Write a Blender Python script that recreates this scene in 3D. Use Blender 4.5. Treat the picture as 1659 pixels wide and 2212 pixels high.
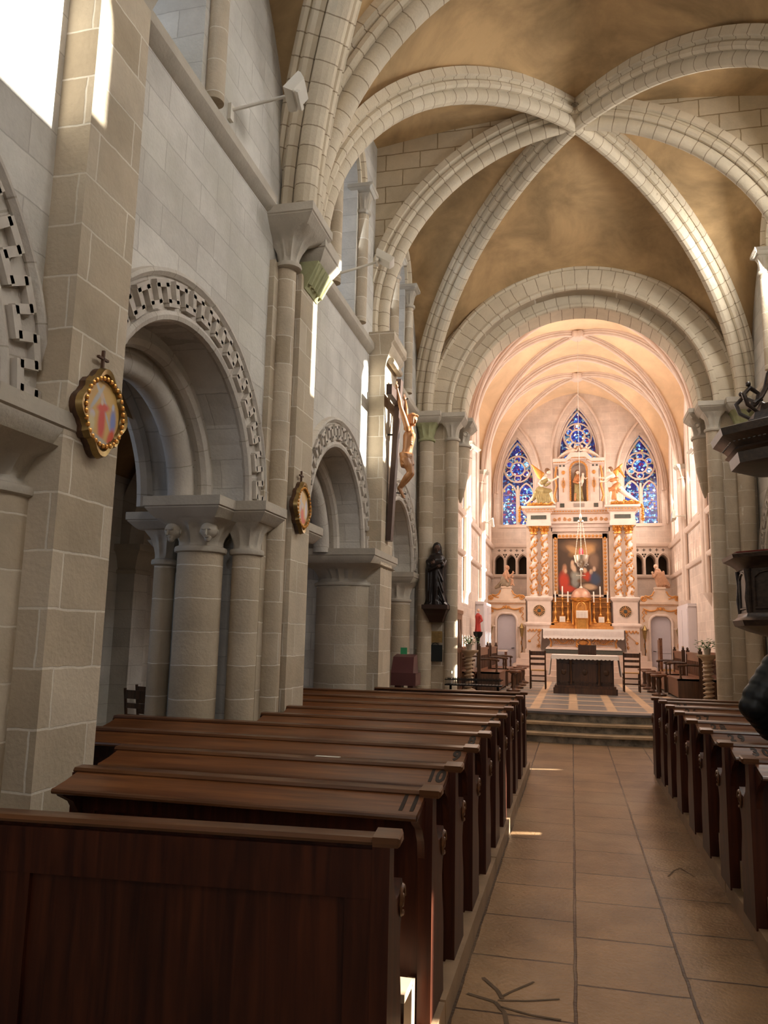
import bpy, math, random
from mathutils import Vector, Matrix, noise
PI=math.pi
sc=bpy.context.scene
for o in list(bpy.data.objects): bpy.data.objects.remove(o)
C=sc.collection
random.seed(7)
# ---------------------------------------------------------------- camera
cd=bpy.data.cameras.new('camera'); cam=bpy.data.objects.new('camera',cd); C.objects.link(cam)
W,H,F=1659,2212,1690.0
def _camrot():
    vy=Vector((1236-W/2,-(1384-H/2),-F)).normalized()
    h=Vector((1,-.022,0))
    dz=h.cross(vy).normalized()
    if dz.y<0: dz=-dz
    dx=vy.cross(dz)
    return Matrix((dx,vy,dz))       # rows are world axes seen by the camera
cam.matrix_world=Matrix.Translation((0,0,1.6))@_camrot().to_4x4()
cd.sensor_fit='VERTICAL'; cd.sensor_height=24; cd.lens=24*F/H; cd.clip_start=.05
sc.camera=cam
# ---------------------------------------------------------------- light
sc.view_settings.view_transform='Standard'; sc.view_settings.look='None'
sc.view_settings.gamma=1; sc.view_settings.use_curve_mapping=False
sc.view_settings.exposure=0.12
w=bpy.data.worlds.new('sky'); sc.world=w; w.use_nodes=True
bg=w.node_tree.nodes['Background']; bg.inputs[0].default_value=(.80,.88,1,1); bg.inputs[1].default_value=1.0
SUN=Vector((-1,-.235,-.42)).normalized()
sd=bpy.data.lights.new('sun','SUN'); sd.energy=36; sd.angle=.009; sd.color=(1,.93,.80)
so=bpy.data.objects.new('sun',sd); C.objects.link(so)
so.rotation_euler=SUN.to_track_quat('-Z','Y').to_euler(); so.location=(12,6,9)
def area(name,loc,direction,sx,sy,power,col=(1,1,1),spread=PI):
    l=bpy.data.lights.new(name,'AREA'); l.shape='RECTANGLE'; l.size=sx; l.size_y=sy; l.energy=power; l.color=col; l.spread=spread
    o=bpy.data.objects.new(name,l); C.objects.link(o); o.location=loc
    o.rotation_euler=Vector(direction).to_track_quat('-Z','Z').to_euler(); o.visible_camera=False
    return o
DAY=(.86,.93,1.0); WARM=(1,.80,.60); PEACH=(1,.88,.78)
# daylight entering the nave: clerestory windows right and left, aisle windows; plus added west fill lamps
for y,h in ((-3.2,1.4),(.6,1.4),(4.58,1.4),(8.68,1.4),(11.4,1.4)):
    area('daylight_clerestory',(2.86,y,7.2),(-1,0,-.45),.85,h,88,(1,.96,.90))
    area('daylight_clerestory',(-2.56,y,7.0),(1,0,-.2),.8,h,7,DAY)
area('fill_west_high',(.15,-6.75,5.2),(0,1,-.02),3.6,4.6,50,(1,.95,.88))  # large fill lamp added behind the camera, in the unseen west end
area('fill_west_low',(.6,-6.7,1.5),(0,1,.12),2.4,2.4,4,(1,.90,.78))  # weak low fill lamp added behind the camera at door height
for y in (1.8,4.9):
    area('daylight_aisle',(-5.6,y,2.75),(1,.25,-.2),.6,1.0,7,(.55,.72,1))
for y in (4.7,8.7,12.0):
    area('daylight_aisle',(5.6,y,2.9),(-1,0,-.1),.5,1.0,12,(1,.86,.66))
# daylight entering the chancel, between its pinkish stone walls
for y in (18.0,21.5,25.0):
    area('daylight_chancel',(3.05,y,6.6),(-1,0,-.25),1.3,3.2,96,PEACH)
    area('daylight_chancel',(-2.5,y,6.6),(1,0,-.2),1.3,3.2,50,PEACH)
# ---------------------------------------------------------------- mesh helper
class MB:
    def __init__(s): s.v=[]; s.f=[]; s.uv=[]; s.has=False; s.M=None
    def add(s,vs,fs,uvs=None):
        b=len(s.v)
        if s.M is not None: vs=[tuple(s.M@Vector(p)) for p in vs]
        s.v+= [tuple(p) for p in vs]
        for i,f in enumerate(fs):
            s.f.append(tuple(b+k for k in f))
            s.uv.append(uvs[i] if uvs else None)
        if uvs: s.has=True
        return s
    def box(s,x0,y0,z0,x1,y1,z1):
        x0,x1=min(x0,x1),max(x0,x1); y0,y1=min(y0,y1),max(y0,y1); z0,z1=min(z0,z1),max(z0,z1)
        v=[(x0,y0,z0),(x1,y0,z0),(x1,y1,z0),(x0,y1,z0),(x0,y0,z1),(x1,y0,z1),(x1,y1,z1),(x0,y1,z1)]
        return s.add(v,[(0,3,2,1),(4,5,6,7),(0,1,5,4),(1,2,6,5),(2,3,7,6),(3,0,4,7)])
    def poly(s,pts,axis,d0,d1):
        """prism: pts in the plane across axis; x:(y,z) y:(x,z) z:(x,y)"""
        def P(a,b,d): return {'x':(d,a,b),'y':(a,d,b),'z':(a,b,d)}[axis]
        n=len(pts); v=[P(a,b,d0) for a,b in pts]+[P(a,b,d1) for a,b in pts]
        ar=sum(pts[i][0]*pts[(i+1)%n][1]-pts[(i+1)%n][0]*pts[i][1] for i in range(n))
        flip=(ar>0)^(d1>d0)^(axis=='y')
        f=[tuple(range(n-1,-1,-1)),tuple(range(n,2*n))]+[(i,(i+1)%n,n+(i+1)%n,n+i) for i in range(n)]
        if flip: f=[tuple(reversed(q)) for q in f]
        return s.add(v,f)
    def loft(s,loops,closed=True,caps=True,uvs=False):
        n=len(loops[0]); m=len(loops); v=[p for l in loops for p in l]; f=[]; U=[]
        du=[0]
        for j in range(1,m): du.append(du[-1]+(Vector(loops[j][0])-Vector(loops[j-1][0])).length)
        dv=[0]
        for i in range(n): dv.append(dv[-1]+(Vector(loops[0][(i+1)%n])-Vector(loops[0][i])).length)
        for j in range(m-1):
            for i in range(n if closed else n-1):
                k=(i+1)%n; f.append((j*n+i,j*n+k,(j+1)*n+k,(j+1)*n+i))
                U.append(((du[j],dv[i]),(du[j],dv[i+1]),(du[j+1],dv[i+1]),(du[j+1],dv[i])))
        if caps and closed:
            f.append(tuple(range(n-1,-1,-1))); f.append(tuple((m-1)*n+i for i in range(n)))
            U+= [tuple((0,0) for _ in range(n))]*2
        return s.add(v,f,U if uvs else None)
    def tube(s,path,r,n=8,caps=True,uvs=False,sq=1):
        P=[Vector(p) for p in path]; R=r if isinstance(r,(list,tuple)) else [r]*len(P)
        t0=(P[1]-P[0]).normalized(); up=Vector((0,0,1)) if abs(t0.z)<.9 else Vector((1,0,0))
        a=t0.cross(up).normalized(); loops=[]
        for i,p in enumerate(P):
            t=(P[min(i+1,len(P)-1)]-P[max(i-1,0)]).normalized()
            a=(a-t*a.dot(t)).normalized(); b=t.cross(a)
            loops.append([p+(a*math.cos(2*PI*k/n)+b*sq*math.sin(2*PI*k/n))*R[i] for k in range(n)])
        return s.loft(loops,True,caps,uvs)
    def lathe(s,prof,c=(0,0,0),n=16,fn=None,ang0=0):
        loops=[]
        for r,z in prof:
            loops.append([(c[0]+(r*(fn(2*PI*k/n,z) if fn else 1))*math.cos(2*PI*k/n+ang0),c[1]+(r*(fn(2*PI*k/n,z) if fn else 1))*math.sin(2*PI*k/n+ang0),c[2]+z) for k in range(n)])
        return s.loft(loops,True,True)
    def sweep(s,path,prof,nrm,closed=True,caps=True):
        """planar sweep: prof (a,b): a along nrm, b along the outward normal (nrm x tangent)"""
        P=[Vector(p) for p in path]; nr=Vector(nrm).normalized(); loops=[]
        for i,p in enumerate(P):
            t=(P[min(i+1,len(P)-1)]-P[max(i-1,0)]).normalized(); o=nr.cross(t).normalized()
            loops.append([p+nr*a+o*b for a,b in prof])
        return s.loft(loops,closed,caps,True)
    def ball(s,c,r,nu=12,nv=8):
        rx,ry,rz=r if isinstance(r,(tuple,list)) else (r,r,r)
        loops=[]
        for j in range(nv+1):
            a=-PI/2+PI*j/nv; q=max(math.cos(a),.01)
            loops.append([(c[0]+rx*q*math.cos(2*PI*k/nu),c[1]+ry*q*math.sin(2*PI*k/nu),c[2]+rz*math.sin(a)) for k in range(nu)])
        return s.loft(loops)
    def bar(s,p0,p1,w,h=None,up=(0,0,1)):
        h=h or w; p0=Vector(p0); p1=Vector(p1); t=(p1-p0).normalized(); u=Vector(up)
        if abs(t.dot(u))>.98: u=Vector((0,1,0))
        a=t.cross(u).normalized(); b=a.cross(t).normalized()
        L=[[p+a*(x*w/2)+b*(y*h/2) for x,y in ((-1,-1),(1,-1),(1,1),(-1,1))] for p in (p0,p1)]
        return s.loft(L)
def obj(name,mb,mat,parent=None,angle=38,world=True,kind=None):
    me=bpy.data.meshes.new(name)
    off=Vector((0,0,0))
    if parent is not None and world:
        q=parent
        while q is not None: off+=Vector(q.location); q=q.parent
    me.from_pydata([tuple(Vector(p)-off) for p in mb.v],[],mb.f)
    if mb.has:
        uvl=me.uv_layers.new(name='UVMap')
        for p,u in zip(me.polygons,mb.uv):
            if u:
                for li,c in zip(p.loop_indices,u): uvl.data[li].uv=c
    me.polygons.foreach_set('use_smooth',[True]*len(me.polygons))
    me.update()
    bmx=__import__('bmesh').new(); bmx.from_mesh(me); __import__('bmesh').ops.recalc_face_normals(bmx,faces=bmx.faces[:]); bmx.to_mesh(me); bmx.free()
    me.set_sharp_from_angle(angle=math.radians(angle))
    if mat: me.materials.append(mat)
    o=bpy.data.objects.new(name,me); C.objects.link(o)
    if parent is not None: o.parent=parent
    if kind: o['kind']=kind
    return o
def struct(name,mb,mat,angle=38): return obj(name,mb,mat,None,angle,True,'structure')
def thing(name,label,cat,loc=(0,0,0),group=None,rz=0):
    o=bpy.data.objects.new(name,None); C.objects.link(o); o.location=loc; o.rotation_euler=(0,0,rz); o.empty_display_size=.1
    o['label']=label; o['category']=cat
    if group: o['group']=group
    return o
def tag(o,label,cat,group=None):
    o['label']=label; o['category']=cat
    if group: o['group']=group
    return o
def dup(root,loc,rz=None,label=None,group=None):
    def cp(o,par):
        c=o.copy(); C.objects.link(c); c.parent=par
        for ch in list(o.children): cp(ch,c)
        return c
    r=root.copy(); C.objects.link(r); r.location=loc
    if rz is not None: r.rotation_euler=(0,0,rz)
    if label: r['label']=label
    if group: r['group']=group
    for ch in list(root.children): cp(ch,r)
    return r
def cap(mb,p0,p1,r0,r1,n=10):
    p0=Vector(p0);p1=Vector(p1); mb.tube([p0,p0.lerp(p1,.5),p1],[r0,(r0+r1)/2,r1],n); mb.ball(p0,r0,n,7); mb.ball(p1,r1,n,7); return mb
def head(mb,c,f,r,up=(0,0,1)):
    """head of radius r facing f with brow, nose, mouth, chin and ears"""
    c=Vector(c); f=Vector(f).normalized(); u=Vector(up); u=(u-f*u.dot(f)).normalized(); s=f.cross(u)
    mb.ball(c+u*.15*r,(r*.92,)*3,12,9); cap(mb,c-u*.1*r+f*.15*r,c-u*.75*r+f*.42*r,r*.68,r*.36)
    cap(mb,c+u*.15*r+f*.93*r,c-u*.28*r+f*1.12*r,r*.10,r*.16,6); cap(mb,c+u*.28*r+f*.86*r-s*.35*r,c+u*.28*r+f*.86*r+s*.35*r,r*.13,r*.13,6)
    cap(mb,c-u*.52*r+f*.86*r-s*.15*r,c-u*.52*r+f*.86*r+s*.15*r,r*.10,r*.10,6)
    for q in (-1,1): mb.ball(c+s*q*.88*r-u*.02*r,(r*.16,r*.16,r*.26),8,6)
# ---------------------------------------------------------------- materials
def _nt(name):
    m=bpy.data.materials.new(name); m.use_nodes=True; nt=m.node_tree
    b=nt.nodes['Principled BSDF']
    def N(t,**k):
        n=nt.nodes.new(t)
        for a,v in k.items(): setattr(n,a,v)
        return n
    return m,nt,b,N,nt.links.new
def rgb(c): return (c[0],c[1],c[2],1)
def mixc(nt,N,L,fac,a,b,bt='MIX'):
    n=N('ShaderNodeMix',data_type='RGBA',blend_type=bt)
    for s,v in ((n.inputs[0],fac),(n.inputs[6],a),(n.inputs[7],b)):
        if hasattr(v,'links') or hasattr(v,'is_linked'): L(v,s)
        elif isinstance(v,(int,float)): s.default_value=v
        else: s.default_value=rgb(v)
    return n.outputs[2]
def plain(name,col,rough=.6,metal=0,var=.12,scale=6,bump=.0,bscale=40,spec=.3,sharp=False):
    m,nt,b,N,L=_nt(name)
    g=N('ShaderNodeNewGeometry'); nz=N('ShaderNodeTexNoise'); nz.inputs['Scale'].default_value=scale; nz.inputs['Detail'].default_value=5
    L(g.outputs['Position'],nz.inputs['Vector'])
    fo=nz.outputs[0]
    if sharp:
        nz.inputs['Distortion'].default_value=.5; nz.inputs['Roughness'].default_value=.62; nz.inputs['Detail'].default_value=9
        rr=N('ShaderNodeMapRange'); L(fo,rr.inputs[0]); rr.inputs[1].default_value=.34; rr.inputs[2].default_value=.68; fo=rr.outputs[0]
    c=mixc(nt,N,L,fo,tuple(max(0,x*(1-var*1.6)) for x in col),tuple(min(1,x*(1+var*1.6)) for x in col))
    L(c,b.inputs['Base Color']); b.inputs['Roughness'].default_value=rough; b.inputs['Metallic'].default_value=metal
    b.inputs['Specular IOR Level'].default_value=spec
    if bump:
        n2=N('ShaderNodeTexNoise'); n2.inputs['Scale'].default_value=bscale; n2.inputs['Detail'].default_value=6; L(g.outputs['Position'],n2.inputs['Vector'])
        bp=N('ShaderNodeBump'); bp.inputs['Strength'].default_value=bump; bp.inputs['Distance'].default_value=.01; L(n2.outputs[0],bp.inputs['Height']); L(bp.outputs[0],b.inputs['Normal'])
    return m
def stone(name,c1,c2,mortar,bw=.55,rh=.27,mode='wall',ms=.006,stain=None,rough=.85,off=.5,jit=.012,tone=.22):
    """coursed ashlar; mode wall: world y/x and z, col: rings only, uv: u along the arch, floor: x/y"""
    m,nt,b,N,L=_nt(name)
    g=N('ShaderNodeNewGeometry'); sp=N('ShaderNodeSeparateXYZ'); L(g.outputs['Position'],sp.inputs[0])
    cb=N('ShaderNodeCombineXYZ')
    if mode=='wall' :
        sn=N('ShaderNodeSeparateXYZ'); L(g.outputs['Normal'],sn.inputs[0])
        ab=N('ShaderNodeMath',operation='ABSOLUTE'); L(sn.outputs[1],ab.inputs[0])
        gt=N('ShaderNodeMath',operation='GREATER_THAN'); L(ab.outputs[0],gt.inputs[0]); gt.inputs[1].default_value=.6
        mx=N('ShaderNodeMix',data_type='FLOAT'); L(gt.outputs[0],mx.inputs[0]); L(sp.outputs[1],mx.inputs[2]); L(sp.outputs[0],mx.inputs[3])
        L(mx.outputs[0],cb.inputs[0]); L(sp.outputs[2],cb.inputs[1])
    elif mode=='col':
        L(sp.outputs[2],cb.inputs[1])
        s=N('ShaderNodeMath',operation='ADD'); L(sp.outputs[0],s.inputs[0]); L(sp.outputs[1],s.inputs[1]); L(s.outputs[0],cb.inputs[0])
    elif mode=='uv':
        uv=N('ShaderNodeUVMap'); su=N('ShaderNodeSeparateXYZ'); L(uv.outputs[0],su.inputs[0]); L(su.outputs[0],cb.inputs[1])
    elif mode=='floor':
        L(sp.outputs[1],cb.inputs[0]); L(sp.outputs[0],cb.inputs[1])
    nz=N('ShaderNodeTexNoise'); nz.inputs['Scale'].default_value=7; nz.inputs['Detail'].default_value=4; L(g.outputs['Position'],nz.inputs['Vector'])
    va=N('ShaderNodeVectorMath',operation='MULTIPLY_ADD'); L(nz.outputs[1],va.inputs[0]); va.inputs[1].default_value=(jit*2,)*3; L(cb.outputs[0],va.inputs[2])
    br=N('ShaderNodeTexBrick'); L(va.outputs[0],br.inputs['Vector']); br.offset=off
    br.inputs['Scale'].default_value=1; br.inputs['Brick Width'].default_value=bw; br.inputs['Row Height'].default_value=rh
    br.inputs['Mortar Size'].default_value=ms; br.inputs['Mortar Smooth'].default_value=.35; br.inputs['Bias'].default_value=0
    br.inputs['Color1'].default_value=rgb(c1); br.inputs['Color2'].default_value=rgb(c2); br.inputs['Mortar'].default_value=rgb(mortar)
    n2=N('ShaderNodeTexNoise'); n2.inputs['Scale'].default_value=1.7; n2.inputs['Detail'].default_value=7; n2.inputs['Roughness'].default_value=.65; L(g.outputs['Position'],n2.inputs['Vector'])
    rm=N('ShaderNodeMapRange'); L(n2.outputs[0],rm.inputs[0]); rm.inputs[1].default_value=.3; rm.inputs[2].default_value=.7; rm.inputs[3].default_value=1-tone; rm.inputs[4].default_value=1+tone*.6
    v=N('ShaderNodeVectorMath',operation='SCALE'); L(br.outputs[0],v.inputs[0]); L(rm.outputs[0],v.inputs[3])
    col=v.outputs[0]
    if stain:
        n3=N('ShaderNodeTexNoise'); n3.inputs['Scale'].default_value=.9; n3.inputs['Detail'].default_value=4; L(g.outputs['Position'],n3.inputs['Vector'])
        r3=N('ShaderNodeMapRange'); L(n3.outputs[0],r3.inputs[0]); r3.inputs[1].default_value=.52; r3.inputs[2].default_value=.72; r3.inputs[4].default_value=.6
        col=mixc(nt,N,L,r3.outputs[0],col,stain)
    L(col,b.inputs['Base Color']); b.inputs['Roughness'].default_value=rough; b.inputs['Specular IOR Level'].default_value=.2
    n4=N('ShaderNodeTexNoise'); n4.inputs['Scale'].default_value=38; n4.inputs['Detail'].default_value=6; L(g.outputs['Position'],n4.inputs['Vector'])
    ad=N('ShaderNodeMath',operation='MULTIPLY_ADD'); L(br.outputs[1],ad.inputs[0]); ad.inputs[1].default_value=-1.0; L(n4.outputs[0],ad.inputs[2])
    bp=N('ShaderNodeBump'); bp.inputs['Strength'].default_value=.45; bp.inputs['Distance'].default_value=.012; L(ad.outputs[0],bp.inputs['Height']); L(bp.outputs[0],b.inputs['Normal'])
    return m
def wood(name,c1,c2,axis='x',rough=.32,scale=1,spec=.5):
    m,nt,b,N,L=_nt(name)
    tc=N('ShaderNodeTexCoord'); mp=N('ShaderNodeMapping'); L(tc.outputs['Object'],mp.inputs[0])
    st={'x':(.6,9,9),'y':(9,.6,9),'z':(9,9,.6)}[axis]; mp.inputs['Scale'].default_value=tuple(s*scale for s in st)
    n=N('ShaderNodeTexNoise'); n.inputs['Scale'].default_value=3; n.inputs['Detail'].default_value=8; n.inputs['Distortion'].default_value=.6; L(mp.outputs[0],n.inputs['Vector'])
    r=N('ShaderNodeMapRange'); L(n.outputs[0],r.inputs[0]); r.inputs[1].default_value=.33; r.inputs[2].default_value=.68
    oi=N('ShaderNodeObjectInfo')
    c=mixc(nt,N,L,r.outputs[0],c1,c2)
    n5=N('ShaderNodeTexNoise'); n5.inputs['Scale'].default_value=1.3; n5.inputs['Detail'].default_value=3; L(tc.outputs['Object'],n5.inputs['Vector'])
    r5=N('ShaderNodeMapRange'); L(n5.outputs[0],r5.inputs[0]); r5.inputs[1].default_value=.3; r5.inputs[2].default_value=.7; r5.inputs[3].default_value=.7; r5.inputs[4].default_value=1.25
    v=N('ShaderNodeVectorMath',operation='SCALE'); L(c,v.inputs[0]); L(r5.outputs[0],v.inputs[3])
    L(v.outputs[0],b.inputs['Base Color']); b.inputs['Roughness'].default_value=rough; b.inputs['Specular IOR Level'].default_value=spec
    bp=N('ShaderNodeBump'); bp.inputs['Strength'].default_value=.15; bp.inputs['Distance'].default_value=.004; L(n.outputs[0],bp.inputs['Height']); L(bp.outputs[0],b.inputs['Normal'])
    return m
def emit(name,col,s,base=None):
    m,nt,b,N,L=_nt(name); b.inputs['Base Color'].default_value=rgb(base or col); b.inputs['Emission Color'].default_value=rgb(col); b.inputs['Emission Strength'].default_value=s
    return m
def pale_glass(name,col,s):
    m,nt,b,N,L=_nt(name); t=N('ShaderNodeBsdfTransparent'); t.inputs[0].default_value=(.93,.95,.97,1); e=N('ShaderNodeEmission'); e.inputs[0].default_value=rgb(col); e.inputs[1].default_value=s
    x=N('ShaderNodeMixShader'); x.inputs[0].default_value=.25; L(t.outputs[0],x.inputs[1]); L(e.outputs[0],x.inputs[2]); L(x.outputs[0],nt.nodes['Material Output'].inputs[0])
    return m
def stained(name,scale=9,s=1.2):
    m,nt,b,N,L=_nt(name); g=N('ShaderNodeNewGeometry'); vo=N('ShaderNodeTexVoronoi'); vo.inputs['Scale'].default_value=scale; L(g.outputs['Position'],vo.inputs['Vector'])
    sh=N('ShaderNodeSeparateColor'); L(vo.outputs['Color'],sh.inputs[0])
    cr=N('ShaderNodeValToRGB'); cr.color_ramp.interpolation='CONSTANT'; L(sh.outputs[0],cr.inputs[0])
    E=cr.color_ramp.elements; cols=[(0,(.01,.015,.16)),(.22,(.02,.07,.45)),(.36,(.09,.30,.75)),(.48,(.06,.02,.22)),(.58,(.30,.62,.85)),(.68,(.02,.03,.25)),(.76,(.30,.02,.08)),(.82,(.85,.90,.95)),(.90,(.10,.35,.55)),(.96,(.55,.40,.10))]
    E[0].color=rgb(cols[0][1]); E[1].position=cols[1][0]; E[1].color=rgb(cols[1][1])
    for p,c in cols[2:]:
        e=E.new(p); e.color=rgb(c)
    v2=N('ShaderNodeTexVoronoi',feature='DISTANCE_TO_EDGE'); v2.inputs['Scale'].default_value=scale; L(g.outputs['Position'],v2.inputs['Vector'])
    gt=N('ShaderNodeMath',operation='GREATER_THAN'); L(v2.outputs[0],gt.inputs[0]); gt.inputs[1].default_value=.05
    mu=N('ShaderNodeMath',operation='MULTIPLY'); L(gt.outputs[0],mu.inputs[0]); mu.inputs[1].default_value=s
    L(cr.outputs[0],b.inputs['Emission Color']); L(mu.outputs[0],b.inputs['Emission Strength']); b.inputs['Base Color'].default_value=(.01,.01,.02,1); b.inputs['Roughness'].default_value=.2
    return m
def painted(name,base,spots,warp=.05,rough=.5,nscale=5,base2=None):
    """a painted picture: soft ellipses (u,v,ru,rv,angle,colour) on the UV square"""
    m,nt,b,N,L=_nt(name); uv=N('ShaderNodeUVMap'); nz=N('ShaderNodeTexNoise'); nz.inputs['Scale'].default_value=nscale; nz.inputs['Detail'].default_value=4; L(uv.outputs[0],nz.inputs['Vector'])
    va=N('ShaderNodeVectorMath',operation='MULTIPLY_ADD'); L(nz.outputs[1],va.inputs[0]); va.inputs[1].default_value=(warp*2,)*3; L(uv.outputs[0],va.inputs[2])
    vb=N('ShaderNodeVectorMath',operation='SUBTRACT'); L(va.outputs[0],vb.inputs[0]); vb.inputs[1].default_value=(warp,warp,warp)
    n2=N('ShaderNodeTexNoise'); n2.inputs['Scale'].default_value=3; L(uv.outputs[0],n2.inputs['Vector'])
    col=mixc(nt,N,L,n2.outputs[0],base,base2 or tuple(x*.6 for x in base))
    for (u,v,ru,rv,an,c) in spots:
        mp=N('ShaderNodeMapping'); mp.vector_type='TEXTURE'; mp.inputs['Location'].default_value=(u,v,0); mp.inputs['Rotation'].default_value=(0,0,an); mp.inputs['Scale'].default_value=(ru,rv,1)
        L(vb.outputs[0],mp.inputs[0]); sx=N('ShaderNodeSeparateXYZ'); L(mp.outputs[0],sx.inputs[0]); cx=N('ShaderNodeCombineXYZ'); L(sx.outputs[0],cx.inputs[0]); L(sx.outputs[1],cx.inputs[1])
        ln=N('ShaderNodeVectorMath',operation='LENGTH'); L(cx.outputs[0],ln.inputs[0])
        mr=N('ShaderNodeMapRange'); L(ln.outputs[1],mr.inputs[0]); mr.inputs[1].default_value=1.2; mr.inputs[2].default_value=.55; mr.inputs[3].default_value=0; mr.inputs[4].default_value=1
        col=mixc(nt,N,L,mr.outputs[0],col,c)
    L(col,b.inputs['Base Color']); b.inputs['Roughness'].default_value=rough
    return m
TAN1,TAN2=(.46,.375,.27),(.62,.53,.41)
ST_WALL=stone('ashlar_grey',(.575,.545,.50),(.70,.67,.62),(.50,.47,.43),.52,.235,'wall',.005,stain=(.54,.52,.44))
ST_PIER=stone('ashlar_tan',TAN1,TAN2,(.74,.68,.58),.62,.285,'wall',.007,stain=(.52,.46,.36))
ST_COL=stone('drum_tan',TAN1,TAN2,(.72,.66,.56),4,.27,'col',.006)
ST_COLB=stone('drum_coursed',TAN1,TAN2,(.70,.64,.54),.62,.25,'col',.006)
ST_CAP=plain('carved_stone',(.50,.45,.375),.85,var=.14,scale=5,bump=.35)
ST_CAPG=plain('mossy_carved_stone',(.36,.36,.20),.9,var=.2,scale=9,bump=.3)
ST_RIB=stone('voussoir',(.66,.57,.43),(.72,.63,.49),(.36,.28,.19),4,.21,'uv',.007,off=0,tone=.15)
ST_ARCH=stone('voussoir_arcade',(.55,.50,.44),(.62,.575,.51),(.44,.39,.32),4,.30,'uv',.005,off=0,tone=.2)
ST_UP=stone('ashlar_upper',(.60,.51,.37),(.67,.575,.43),(.33,.25,.15),.50,.25,'wall',.009)
ST_CHAN=stone('ashlar_chancel',(.66,.53,.45),(.73,.60,.51),(.82,.70,.60),.55,.24,'wall',.005)
ST_PINK=plain('dressed_chancel_stone',(.70,.56,.47),.8,var=.1,scale=4,bump=.15)
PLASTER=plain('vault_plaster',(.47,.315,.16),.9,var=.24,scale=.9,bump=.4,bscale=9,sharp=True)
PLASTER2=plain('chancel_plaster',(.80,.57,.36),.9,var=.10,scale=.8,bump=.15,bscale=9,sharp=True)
GL_NAVE=pale_glass('nave_window_glass',(.85,.92,1),1.2)
GL_CH=pale_glass('chancel_window_glass',(1,.93,.88),9)
GL_ST=stained('stained_glass',14,1.25)
DARKST=plain('recess_shade_stone',(.06,.045,.03),.9)  # darkness of the gallery passage and small recesses put into the colour
FLOORM=stone('floor_slabs',(.27,.165,.088),(.33,.205,.11),(.07,.045,.03),.62,.52,'floor',.009,stain=(.40,.28,.17),rough=.30,off=.37,jit=.010,tone=.42)
FLOORC=stone('floor_chancel_tiles',(.19,.175,.165),(.26,.24,.22),(.62,.43,.27),1.1,.66,'floor',.10,rough=.35,off=0,jit=.001)
STEPM=plain('worn_riser_shaded',(.22,.18,.135),.8,var=.34,scale=6,bump=.4,sharp=True)  # worn riser stone, its shade put into a darker colour
STEPT=plain('worn_tread_lit',(.40,.28,.165),.6,var=.2,scale=3,bump=.3,sharp=True)  # worn treads coloured lighter, as if lit, against the dark risers
STEPC=plain('altar_step_stone',(.60,.46,.38),.6,var=.12,scale=4)
PLATM=plain('pew_platform',(.33,.27,.20),.6,var=.2,scale=4,bump=.2)
KERBM=plain('kerb_board',(.30,.20,.12),.5,var=.3,scale=5,bump=.2)
GL_DK=stained('stained_glass_dark',16,.45)
ST_FRET=plain('fret_stone',(.56,.51,.45),.85,var=.12,scale=5,bump=.25)
# ================================================================ structure
LX,RX,CX=-2.65,2.95,.15
MIR=Matrix(((-1,0,0,2*CX),(0,1,0,0),(0,0,1,0),(0,0,0,1)))
def arc(c,r,a0,a1,n): return [(c[0]+r*math.cos(a0+(a1-a0)*i/n),c[1]+r*math.sin(a0+(a1-a0)*i/n)) for i in range(n+1)]
def pointed(c,h,zs,rise,n=10):
    """pointed arch from (c-h,zs) over (c,zs+rise) to (c+h,zs)"""
    R=(h*h+rise*rise)/(2*h); a=math.asin(min(1,rise/R))
    L=[(c-h+R-R*math.cos(a*i/n),zs+R*math.sin(a*i/n)) for i in range(n+1)]
    return L+[(2*c-u,z) for u,z in reversed(L[:-1])]
def top_curve(op):
    c,h,zb,zs,kind=op[:5]
    if kind=='round': return arc((c,zs),h,PI,0,20)
    if kind=='flat': return [(c-h,zs),(c+h,zs)]
    return pointed(c,h,zs,op[5])
def panel_wall(mb,axis,d0,d1,u0,u1,z0,z1,ops=()):
    u=u0
    for op in sorted(ops):
        c,h,zb,zs=op[:4]; cur=top_curve(op)
        if c-h-u>.01: mb.poly([(u,z0),(c-h,z0),(c-h,z1),(u,z1)],axis,d0,d1)
        if zb>z0+.01: mb.poly([(c-h,z0),(c+h,z0),(c+h,zb),(c-h,zb)],axis,d0,d1)
        for k in range(len(cur)-1):
            p,q=cur[k],cur[k+1]
            if abs(q[0]-p[0])<1e-5: continue
            mb.poly([p,q,(q[0],z1),(p[0],z1)],axis,d0,d1)
        u=c+h
    if u1-u>.01: mb.poly([(u,z0),(u1,z0),(u1,z1),(u,z1)],axis,d0,d1)
    return mb
def quarter(p0,top,n=20):
    o=[]
    for i in range(n+1):
        a=PI/2*i/n; h=1-math.cos(a)
        o.append(Vector((p0[0]+(top[0]-p0[0])*h,p0[1]+(top[1]-p0[1])*h,p0[2]+(top[2]-p0[2])*(math.sin(a)-.025*math.sin(2*a)))))
    return o
SPR=2.66
ARCH=[(-5.3,1.15),(-1.75,1.15),(1.85,1.20),(4.93,1.10),(8.67,1.12),(12.0,1.08)]
def ring_yz(mb,x,cy,cz,r,prof,a0=PI,a1=0,n=36):
    return mb.sweep([(x,cy+r*math.cos(a0+(a1-a0)*i/n),cz+r*math.sin(a0+(a1-a0)*i/n)) for i in range(n+1)],prof,(1,0,0))
def rollp(cx,cz,r,n=8,a0=0,a1=2*PI): return [(cx+r*math.cos(a0+(a1-a0)*k/n),cz+r*math.sin(a0+(a1-a0)*k/n)) for k in range(n)]
CL_L=[(-3.2,.42),(.6,.42),(4.40,.42),(8.67,.45),(11.72,.42)]
CL_R=[(-3.2,.42),(.6,.42),(4.45,.42),(8.68,.43),(11.40,.5)]
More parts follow.
